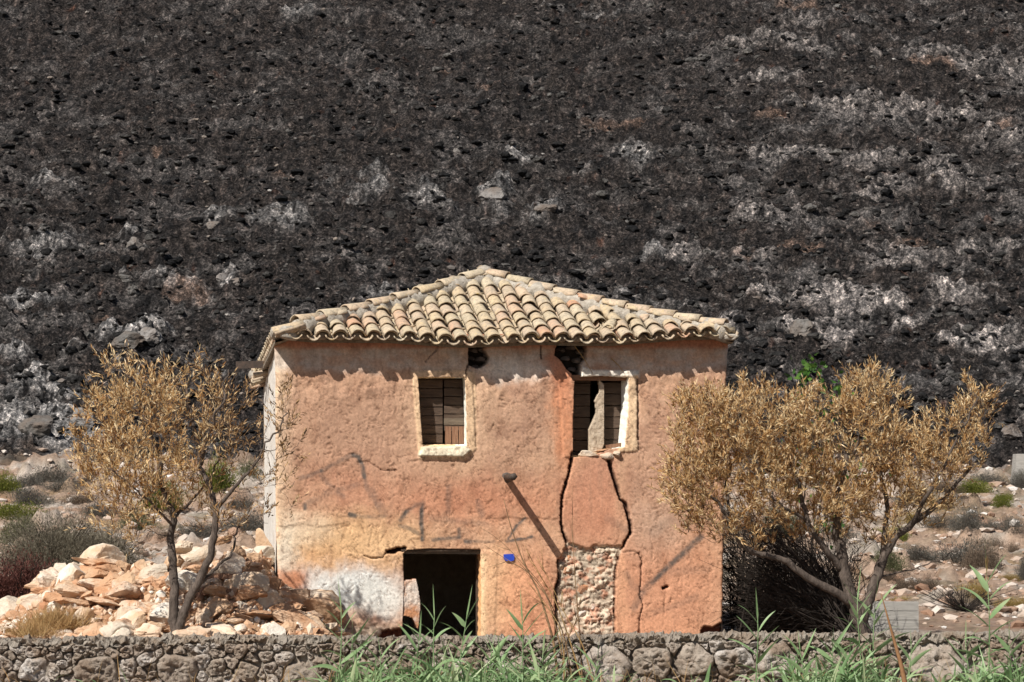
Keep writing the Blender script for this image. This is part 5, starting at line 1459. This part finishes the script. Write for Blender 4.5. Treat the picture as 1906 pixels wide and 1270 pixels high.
# ------------------------------------------------------------------ green fig growing behind the right tree
def fig():
    g = np.random.default_rng(31); Y = 37.3
    root = empty('fig_tree', tuple(W(1490, 1185, Y)), 0, 'green leafy fig tree rising behind the crown of the right olive', 'tree'); ro_ = np.array(root.location)
    lobes = [(1505, 688, 24, 26, 60), (1560, 730, 26, 30, 34), (1545, 765, 28, 22, 34), (1490, 725, 18, 20, 16), (1530, 860, 50, 60, 60), (1440, 880, 60, 50, 50), (1610, 880, 40, 60, 40), (1540, 970, 40, 40, 40), (1480, 800, 30, 40, 30)]
    mb = MB(); V = []; F = []; nV = 0
    a = np.array(W(1490, 1190, Y))
    for (cx, cy, rx_, ry_, n) in lobes:
        c = np.array(W(cx, cy + ry_ * .4, Y)); t = np.linspace(0, 1, 9)[:, None]; p = a + (c - a) * t; p += fbm(t * 2 + cx, t * 0 + np.array([[1., 5., 9.]]), 3) * .25 * t
        tube(mb, p - ro_, np.linspace(.016, .005, 9), 6, False)
        for k in range(n):
            q = np.array(W(cx + g.normal(0, rx_ * .5), cy + g.normal(0, ry_ * .5), Y + g.normal(0, .2)))
            d = g.normal(size=3) + np.array([0, -.3, .35]); d /= np.linalg.norm(d); s = np.cross(d, g.normal(size=3)); s /= np.linalg.norm(s); nn_ = np.cross(d, s)
            L = g.uniform(.07, .13)
            out = [(0, 0), (.25, .35), (.30, .75), (.12, .62), (0, 1.0), (-.12, .62), (-.30, .75), (-.25, .35)]
            V += [q + d * L * y_ + s * L * x_ * 1.3 + nn_ * abs(x_) * L * .25 for x_, y_ in out]; F.append(tuple(range(nV, nV + 8))); nV += 8
    obj('stems', mb.mesh('stems', M['bark'], True), root)['kind'] = 'stuff'
    me = bpy.data.meshes.new('foliage'); me.from_pydata([tuple(v - ro_) for v in V], [], F); me.materials.append(M['fig_leaf']); tag(obj('foliage', me, root), None, None, None, 'stuff')
fig()

# ------------------------------------------------------------------ SHRUBS of the unburnt ground
def shrub_mesh(name, seed, mat, n=2600, thin=.25, Lr=(.10, .2), upb=.4, twiggy=.3, lumps=7):
    """dome of fine twigs and leaves, radius 1, height about .8"""
    g = np.random.default_rng(seed)
    C = g.normal(size=(lumps, 3)); C[:, 2] = np.abs(C[:, 2]) * .6; C /= np.linalg.norm(C, axis=1)[:, None]; C *= .45
    k = g.integers(0, lumps, n); d = g.normal(size=(n, 3)); d /= np.linalg.norm(d, axis=1)[:, None]
    P = C[k] + d * (.50 * g.random(n) ** .35)[:, None]; P[:, 2] = np.abs(P[:, 2]) * .9; P *= (1 + .12 * g.normal(size=n))[:, None]
    D = P / (np.linalg.norm(P, axis=1)[:, None] + .05) + g.normal(0, .5, (n, 3)) + np.array([0, 0, upb])
    L = g.uniform(*Lr, n); Wd = L * thin * g.uniform(.5, 1.2, n)
    V, F = leaves(P, D, L, Wd, g)
    return mesh_np(name, V, F, mat, False)
SH = {}
for nm, mt, kw in (('grey', 'grey_scrub', dict(n=6500, thin=.22, Lr=(.05, .11))), ('olive', 'olive_scrub', dict(n=6000, thin=.28, Lr=(.05, .11))), ('green', 'green_scrub', dict(n=6000, thin=.36, Lr=(.05, .10))), ('yellow', 'yellow_scrub', dict(n=6000, thin=.2, upb=.8, Lr=(.05, .11))), ('brown', 'brown_scrub', dict(n=6500, thin=.2, Lr=(.05, .11)))):
    SH[nm] = [shrub_mesh(nm + '_shrub', 900 + len(SH) * 10 + k, M[mt], **kw) for k in range(2)]
def shrub(kind, px, py, w, h, label, k=0):
    """px, py: foot centre; w: half width, h: height in picture pixels"""
    p = on_ground(px, py); s = p.y / FPX
    o = place('shrub', SH[kind][k % 2], None, (p.x, p.y + w * s * .3, p.z - .04), (w * s * 1.28, w * s * 1.0, h * s * 1.5), (0, 0, R.uniform(0, 6.28)))
    return tag(o, label, 'shrub', 'low shrubs on the unburnt ground')
for k, a in enumerate([
    ('green', 10, 922, 34, 42, 'yellow-green shrub cut by the left edge, above the wide olive one'),
    ('green', 30, 968, 60, 34, 'wide bright olive-green shrub at the left edge'),
    ('grey', 90, 895, 46, 30, 'small dark grey shrub just under the burnt slope at far left'),
    ('grey', 60, 940, 40, 34, 'round grey shrub between the two green ones at far left'),
    ('grey', 115, 915, 38, 30, 'grey dome shrub left of the golden tree, uppermost pair right'),
    ('brown', 165, 905, 34, 26, 'brownish low shrub beside the lower left edge of the golden crown'),
    ('olive', 30, 1010, 46, 44, 'olive-grey shrub at the left edge above the dark red bush'),
    ('green', 300, 945, 46, 52, 'fresh green shrub seen through the left olive tree, left of its trunks'),
    ('green', 400, 915, 34, 60, 'green shrub seen between the two trunks of the left olive tree'),
    ('grey', 370, 1000, 46, 30, 'grey shrub behind the trunks of the left olive tree'),
    ('grey', 455, 985, 48, 34, 'dark grey shrub behind the rubble beside the house corner'),
    ('olive', 460, 900, 30, 40, 'olive shrub against the left house corner behind the twigs'),
    ('yellow', 1690, 975, 44, 30, 'yellow-brown shrub under the right part of the golden crown'),
    ('yellow', 1740, 950, 48, 40, 'large ochre shrub right of the right tree, at mid slope'),
    ('green', 1810, 915, 34, 24, 'yellow-green low shrub beneath the right end of the golden crown'),
    ('green', 1865, 950, 26, 28, 'dark green cushion shrub near the right edge, second from the post'),
    ('green', 1870, 930, 20, 14, 'small bright green cushion shrub near the right edge'),
    ('grey', 1895, 908, 24, 34, 'grey shrub at the foot of the concrete post'),
    ('grey', 1800, 985, 34, 44, 'tall grey shrub under the white slab at right'),
    ('grey', 1755, 980, 38, 24, 'low grey shrub left of the tall grey one at right'),
    ('grey', 1840, 985, 30, 20, 'low grey shrub right of the tall grey one at right'),
    ('grey', 1890, 990, 34, 30, 'greyish shrub cut by the right edge halfway up'),
    ('grey', 1790, 1052, 74, 46, 'big dark grey shrub in the middle of the stony ground at right'),
    ('brown', 1830, 1056, 40, 50, 'dark brown shrub joined to the right end of the big grey shrub'),
    ('brown', 1725, 1100, 30, 28, 'brown round shrub over the end of the concrete wall'),
    ('brown', 1690, 1098, 32, 30, 'dull brown shrub just left of the round brown one above the concrete wall'),
    ('yellow', 1808, 1110, 44, 34, 'wide yellow-green cushion shrub above the stony track at right'),
    ('yellow', 1880, 1080, 20, 18, 'tiny ochre shrub on the red soil at right'),
    ('brown', 1887, 1030, 14, 22, 'small brown bush on red soil by the right edge'),
    ('grey', 1903, 1080, 16, 44, 'dark grey bush cut off by the right edge above the track'),
    ('olive', 1655, 1060, 34, 36, 'olive shrub behind the fork of the right tree'),
    ('green', 1660, 1005, 34, 28, 'green shrub seen behind the branches of the right tree'),
    ('grey', 1560, 1010, 50, 44, 'grey shrub behind the lower crown of the right tree'),
    ('olive', 1460, 1000, 50, 50, 'olive shrub between the house corner and the right tree'),
    ('grey', 1420, 880, 50, 40, 'grey shrub at the foot of the burnt slope behind the right tree'),
    ('grey', 45, 905, 34, 22, 'low grey shrub between the boulders and the green one at the left edge'),
    ('brown', 150, 940, 40, 24, 'brown-grey shrub above the heather bush, under the golden twigs'),
    ('grey', 190, 965, 44, 30, 'grey shrub just above the right side of the heather bush'),
    ('olive', 255, 985, 40, 34, 'olive shrub above the middle of the rubble, left of the left trunk'),
    ('brown', 300, 1010, 44, 26, 'brown shrub behind the rubble beside the left trunk'),
    ('grey', 450, 950, 40, 30, 'grey shrub half hidden by twigs left of the house corner'),
    ('grey', 1700, 940, 40, 30, 'grey shrub behind the lower right limb of the right tree'),
    ('brown', 1760, 915, 34, 22, 'brownish low shrub at the foot of the burnt slope at right'),
    ('grey', 1842, 900, 34, 22, 'grey shrub left of the concrete post'),
    ('brown', 1845, 1018, 34, 18, 'flat brown shrub above the dark brown one at right'),
    ('grey', 1715, 1040, 40, 26, 'grey shrub left of the big dark grey one at right'),
    ('brown', 1650, 1085, 30, 24, 'brown shrub behind the right trunk fork'),
    ('yellow', 1890, 1130, 40, 22, 'straw-coloured low shrub at the right edge on the track'),
    ('yellow', 1700, 1120, 40, 14, 'flat straw-coloured patch shrub just above the concrete wall end')]):
    shrub(*a[:5], a[5], k)
# the two large bushes at left
def big_bush(name, label, mat, Y, cx, cy, w, h, n, seed, thin=.2, Lr=(.05, .11), depth=.6):
    root = empty(name, tuple(W(cx, cy, Y)), 0, label, 'bush'); g = np.random.default_rng(seed)
    s = Y / FPX; me = shrub_mesh('foliage', seed, mat, n=n, thin=thin, Lr=Lr, upb=.25, lumps=26)
    o = obj('foliage', me, root); o.scale = (w * s * 1.1, depth, h * s * 1.2); o['kind'] = 'stuff'
    mb = MB()
    for k in range(60):
        d = g.normal(size=3); d[2] = abs(d[2]); d /= np.linalg.norm(d); d *= np.array([w * s, depth, h * s]) * .9
        tube(mb, [np.array([d[0] * .2, 0, -.05]), d * .55, d], [.012, .008, .004], 4, False)
    obj('stems', mb.mesh('stems', M['scorched_bark'], True), root)['kind'] = 'stuff'
big_bush('red_bush', 'dark wine-red bush at the left edge beside the rubble pile', M['red_scrub'], 36.2, 32, 1140, 108, 118, 36000, 51, .4, (.03, .06), .8)
big_bush('heather_bush', 'large grey-green twiggy bush behind the left end of the rubble', M['heather'], 39.5, 100, 1068, 125, 125, 42000, 53, .2, (.025, .06), .9)
big_bush('heather_bush', 'grey twiggy bush behind the rubble, right of the large grey-green one', M['heather'], 40.5, 205, 1068, 75, 105, 26000, 54, .2, (.03, .07), .8)
# dry tuft in the rubble and a burnt bush skeleton on the track
def tuft(name, label, px, py, Y, z, n, hgt, spread, mat, seed, cat='grass tuft'):
    g = np.random.default_rng(seed); c = np.array(W(px, py, Y)); 
    if z is not None: c[2] = z
    root = obj(name, None) if False else empty(name, tuple(c), 0, label, cat); V = []; F = []
    base = g.normal(0, .12, (n, 3)) * np.array([spread, spread, 0]); 
    D = np.stack([g.normal(0, .55, n) * spread, g.normal(0, .4, n), g.uniform(.5, 1.1, n)], 1); L = hgt * g.uniform(.4, 1.1, n)
    Vv, Fv = leaves(base, D, L, np.full(n, .007), g); o = obj('blades', mesh_np('blades', Vv, Fv, mat, False), root); o['kind'] = 'stuff'
pp = on_pile(105, 1175)
tuft('dry_tuft', 'dry straw-coloured tuft growing on the left slope of the rubble', 105, 1172, pp.y - .05, None, 1500, .36, 1.5, M['straw'], 61)
pp = on_pile(265, 1120)
tuft('dry_tuft', 'small dry tuft between stones in the middle of the rubble', 60, 1186, 32.2, None, 600, .26, 1.2, M['straw'], 62)
g = np.random.default_rng(71); p = on_ground(1795, 1138); root = empty('burnt_twig_bush', tuple(p), 0, 'small leafless black twig bush on the stony track at right', 'bush'); mb = MB()
for k in range(70):
    d = np.array([g.normal(0, .42), g.normal(0, .3), g.uniform(.1, .45)]); tube(mb, [(0, 0, 0), d * .5 + g.normal(0, .03, 3), d], [.008, .006, .003], 4, False)
    q = d * .6; 
    for j in range(3): tube(mb, [q, q + g.normal(0, .07, 3) + np.array([0, 0, .05])], [.004, .003], 3, False)
obj('twigs', mb.mesh('twigs', M['scorched_bark'], True), root)['kind'] = 'stuff'

# ------------------------------------------------------------------ REEDS in front of the wall
def blade(mb, base, d, L, w, droop, g, n=7):
    d = np.array(d, float); d /= np.linalg.norm(d); t = np.linspace(0, 1, n)
    P = base + d * (L * t)[:, None]; P[:, 2] -= droop * L * t ** 2.2; hd = d[:2] / (np.linalg.norm(d[:2]) + 1e-6)
    P[:, 0] += hd[0] * droop * L * .35 * t ** 2; P[:, 1] += hd[1] * droop * L * .35 * t ** 2
    s = np.cross(d, [0, 0, 1.0]); s += g.normal(0, .35, 3); s /= np.linalg.norm(s) + 1e-9
    tw = g.uniform(-.8, .8); up = np.cross(s, d)
    ww = w * np.minimum(1, .35 + t * 4) * (1 - t ** 2.0) + .0008
    S = s[None] * np.cos(tw * t)[:, None] + up[None] * np.sin(tw * t)[:, None]
    A_ = P + S * ww[:, None] * .5; B_ = P - S * ww[:, None] * .5; C_ = P - np.cross(S, d) * (ww * .18)[:, None]
    V = np.stack([A_, C_, B_], 1).reshape(-1, 3); k = np.arange(n - 1)[:, None] * 3
    q = np.vstack([k + np.array([[0, 1, 4, 3]]), k + np.array([[1, 2, 5, 4]])])
    mb.add(V, q)
def reed(label, px, py_top, Y, nl, seed, lean=0.0, py_base=1330, wid=.03, leafL=(.3, .6), spread=1.0, low=0.0, plume=False):
    g = np.random.default_rng(seed); b = W(px, py_base, Y); root = empty('reed', tuple(b), 0, label, 'reed', 'green reeds in front of the low wall')
    H = (py_base - py_top) / FPX * Y
    n = 10; t = np.linspace(0, 1, n); st = np.stack([lean * t ** 1.5 * H + .02 * np.sin(t * 5 + seed), 0 * t + .05 * t, t * H * .86], 1)
    mb = MB(); tube(mb, st, np.linspace(.011, .004, n), 6); obj('stem', mb.mesh('stem', M['reed_leaf'], True), root)
    for k in range(nl):
        f = low + (1 - low) * (k + .5) / nl; i_ = f * (n - 1); a = st[int(i_)] * (1 - i_ % 1) + st[min(n - 1, int(i_) + 1)] * (i_ % 1)
        sd_ = (-1 if k % 2 else 1) * spread; az = g.normal(0, .5)
        stp = .55 + 1.2 * f ** 2
        d = (sd_ * math.cos(az), -.6 * math.sin(az) - .15, stp)
        mb = MB(); blade(mb, a, d, g.uniform(*leafL) * (1 - .25 * f) * 1.1, wid * g.uniform(1.3, 2.2), g.uniform(.05, .75) * (1 - .6 * f), g)
        obj('leaf', mb.mesh('leaf', M['reed_leaf'], True), root)
    mb = MB(); blade(mb, st[-1], (lean + g.normal(0, .08), -.05, 1), H * .22 + .1, wid * .8, .0, g); obj('leaf', mb.mesh('leaf', M['reed_leaf'], True), root)
    if plume:
        mb = MB()
        for k in range(40):
            a = st[-1] + np.array([0, 0, .02 + .004 * k]); blade(mb, a, (g.normal(0, .12), g.normal(0, .12), 1), .11, .006, 0, g, 3)
        obj('plume', mb.mesh('plume', M['straw'], False), root)['kind'] = 'stuff'
reeds = [(628, 1098, 30.6, 9, .03, .035, 'tall green reed standing before the wall below the left end of the house', False),
    (650, 1170, 30.9, 6, .05, .03, 'short reed immediately right of the tall one under the house\'s left end', False),
    (770, 1165, 30.6, 9, .08, .028, 'green reed at the left of the clump under the doorway', False),
    (812, 1120, 30.4, 9, -.02, .03, 'slim green reed with raised tips before the dark doorway, left side', False),
    (855, 1120, 30.5, 10, .05, .034, 'tall forked reed before the right half of the doorway', False),
    (905, 1190, 30.3, 9, .05, .03, 'leafy low reed below the right door jamb', False),
    (968, 1128, 30.6, 10, .02, .032, 'pale green reed before the wall right of the doorway', False),
    (1000, 1195, 30.3, 10, .1, .034, 'drooping broad-leaved reed left of the brown dry stems', False),
    (945, 1205, 30.2, 9, -.1, .03, 'arching low reed between the doorway and the brown stems', False),
    (715, 1205, 30.4, 8, -.05, .026, 'low reed tuft left of the clump under the doorway', False),
    (1110, 1215, 30.3, 6, .0, .022, 'sparse low reed right of the brown dry stems', False),
    (1412, 1125, 30.3, 7, -.02, .034, 'upright single reed between the last big wall stones and the right clump', False),
    (1500, 1200, 30.3, 9, -.08, .032, 'low leafy reed at the left of the right clump', False),
    (1545, 1190, 30.4, 10, .05, .034, 'bushy reed in the middle of the right clump', False),
    (1600, 1085, 30.5, 11, .0, .032, 'tallest reed in front of the right tree trunk', False),
    (1625, 1100, 30.6, 10, .03, .030, 'tall reed touching the right side of the one before the tree trunk', False),
    (1580, 1210, 30.1, 9, .0, .034, 'low dense reed under the right tree trunk', False),
    (1690, 1195, 30.4, 6, .03, .03, 'short reed right of the brown blurred stalk', False),
    (1845, 1035, 30.2, 10, -.03, .045, 'tall reed with feathery tip near the right edge', True),
    (1800, 1180, 30.4, 8, .0, .032, 'upright reed just left of the tall feathery one', False),
    (1880, 1180, 30.2, 10, .02, .036, 'drooping leafy reed at the right edge', False)]
for k, (px, pt, Y, nl, ln, wd, lab, pl) in enumerate(reeds):
    reed(lab, px, pt, Y, nl + 3, 300 + k, ln, wid=wd, plume=pl, low=.15)
# low mass of grass blades along the wall foot
def grass():
    g = np.random.default_rng(91); mb = MB()
    dens = [(690, 26, 120), (800, 38, 330), (895, 30, 180), (985, 36, 360), (1130, 40, 50), (1490, 30, 190), (1565, 36, 380), (1625, 26, 180), (1825, 28, 240), (635, 18, 100), (1890, 20, 140), (300, 300, 40), (1280, 80, 40), (1720, 40, 40)]
    for cx, sd_, n in dens:
        for k in range(int(n * .62)):
            px = g.normal(cx, sd_); Y = g.uniform(29.6, 31.2); py = g.uniform(1275, 1330)
            a = np.array(W(px, py, Y)); hgt = g.uniform(.25, .78) * (1 if n > 60 else .7)
            blade(mb, a, (g.normal(0, .45), g.normal(0, .3), 1), hgt, g.uniform(.020, .058), g.uniform(.05, .9), g, 7)
    tag(obj('grass', mb.mesh('grass', M['reed_leaf'], True)), 'green grass and low reed leaves along the foot of the stone wall', None, None, 'stuff')
grass()
def dry_grass():
    g = np.random.default_rng(93); mb = MB()
    for k in range(420):
        px = g.choice([g.normal(900, 190), g.normal(1580, 110), g.uniform(0, 1906)]); Y = g.uniform(30.2, 31.3); a = np.array(W(px, g.uniform(1275, 1320), Y))
        blade(mb, a, (g.normal(0, .4), g.normal(0, .3), 1), g.uniform(.2, .6), g.uniform(.004, .014), g.uniform(0, .5), g, 5)
    tag(obj('dry_grass', mb.mesh('dry_grass', M['straw'], True)), 'dry yellow grass blades mixed among the reeds along the wall foot', None, None, 'stuff')
dry_grass()
# dry brown stems arching up across the facade
def curve_stem(name, label, pts, Y, r0, r1, mat, cat='dry plant', group=None, twigs=0, seed=0):
    P = smooth_path([tuple(W(x, y, Y + dy)) for x, y, dy in pts], 26); c = P[0].copy(); root = empty(name, tuple(c), 0, label, cat, group)
    mb = MB(); tube(mb, P - c, np.linspace(r0, r1, 26), 6); obj('stalk', mb.mesh('stalk', mat, True), root)
    g = np.random.default_rng(seed)
    for k in range(twigs):
        i_ = g.integers(8, 24); q = P[i_]; d = (P[i_ + 1] - P[i_]) ; d /= np.linalg.norm(d); d = d + g.normal(0, .35, 3); L = g.uniform(.1, .35)
        mb = MB(); tube(mb, np.array([q, q + d * L * .5, q + d * L + np.array([0, 0, .01])]) - c, [.004, .003, .0015], 4); obj('twig', mb.mesh('twig', mat, True), root)
grp = 'dry brown stems rising before the facade'
curve_stem('dry_plant', 'thick dark dry stem curving from the wall up to the sprayed angle mark', [(1042, 1290, 0), (1030, 1190, 0), (1003, 1100, 0), (975, 1050, 0), (950, 980, 0), (938, 930, 0)], 31.0, .020, .004, M['dry_stalk'], group=grp, twigs=4, seed=1)
curve_stem('dry_plant', 'dry stem passing just under the blue mark up to the door lintel', [(1060, 1290, 0), (1040, 1190, 0), (1020, 1110, 0), (985, 1065, 0), (940, 1040, 0), (902, 1015, 0)], 31.0, .013, .003, M['dry_stalk'], group=grp, twigs=5, seed=2)
curve_stem('dry_plant', 'thin dry stem reaching furthest left over the door corner', [(1070, 1290, 0), (1050, 1180, 0), (1010, 1090, 0), (960, 1035, 0), (925, 1000, 0), (890, 980, 0)], 31.1, .010, .002, M['dry_stalk'], group=grp, twigs=4, seed=3)
curve_stem('dry_plant', 'upright thin dry stem before the bare masonry panel', [(1085, 1290, 0), (1080, 1190, 0), (1072, 1100, 0), (1066, 1000, 0), (1065, 930, 0)], 31.1, .011, .002, M['dry_stalk'], group=grp, twigs=3, seed=4)
curve_stem('dry_plant', 'straw-coloured stem bending over the left edge of the masonry panel', [(1090, 1290, 0), (1060, 1190, 0), (1035, 1120, 0), (1005, 1070, 0), (980, 1025, 0)], 30.9, .012, .003, M['straw'], group=grp, twigs=8, seed=5)
curve_stem('dry_plant', 'straw-coloured stem rising right of the others at the wall', [(1110, 1290, 0), (1085, 1200, 0), (1050, 1140, 0), (1020, 1075, 0), (1000, 1040, 0)], 30.9, .010, .003, M['straw'], group=grp, twigs=8, seed=6)
curve_stem('dry_plant', 'short dry stem forking from the bundle at the wall top', [(1050, 1290, 0), (1050, 1220, 0), (1040, 1160, 0), (1010, 1120, 0), (985, 1085, 0)], 30.9, .010, .003, M['straw'], group=grp, twigs=7, seed=7)
curve_stem('dry_plant', 'dark dry stem leaning right out of the bundle at the wall', [(1035, 1290, 0), (1046, 1240, 0), (1056, 1190, 0), (1075, 1150, 0), (1082, 1110, 0)], 30.9, .011, .003, M['dry_stalk'], group=grp, twigs=6, seed=8)
curve_stem('cane', 'reddish-brown leaning cane in front of the wall below the right tree', [(1690, 1300, 0), (1678, 1240, 0), (1658, 1170, 0), (1640, 1105, 0)], 24.0, .030, .003, M['ochre_stalk'], 'cane')
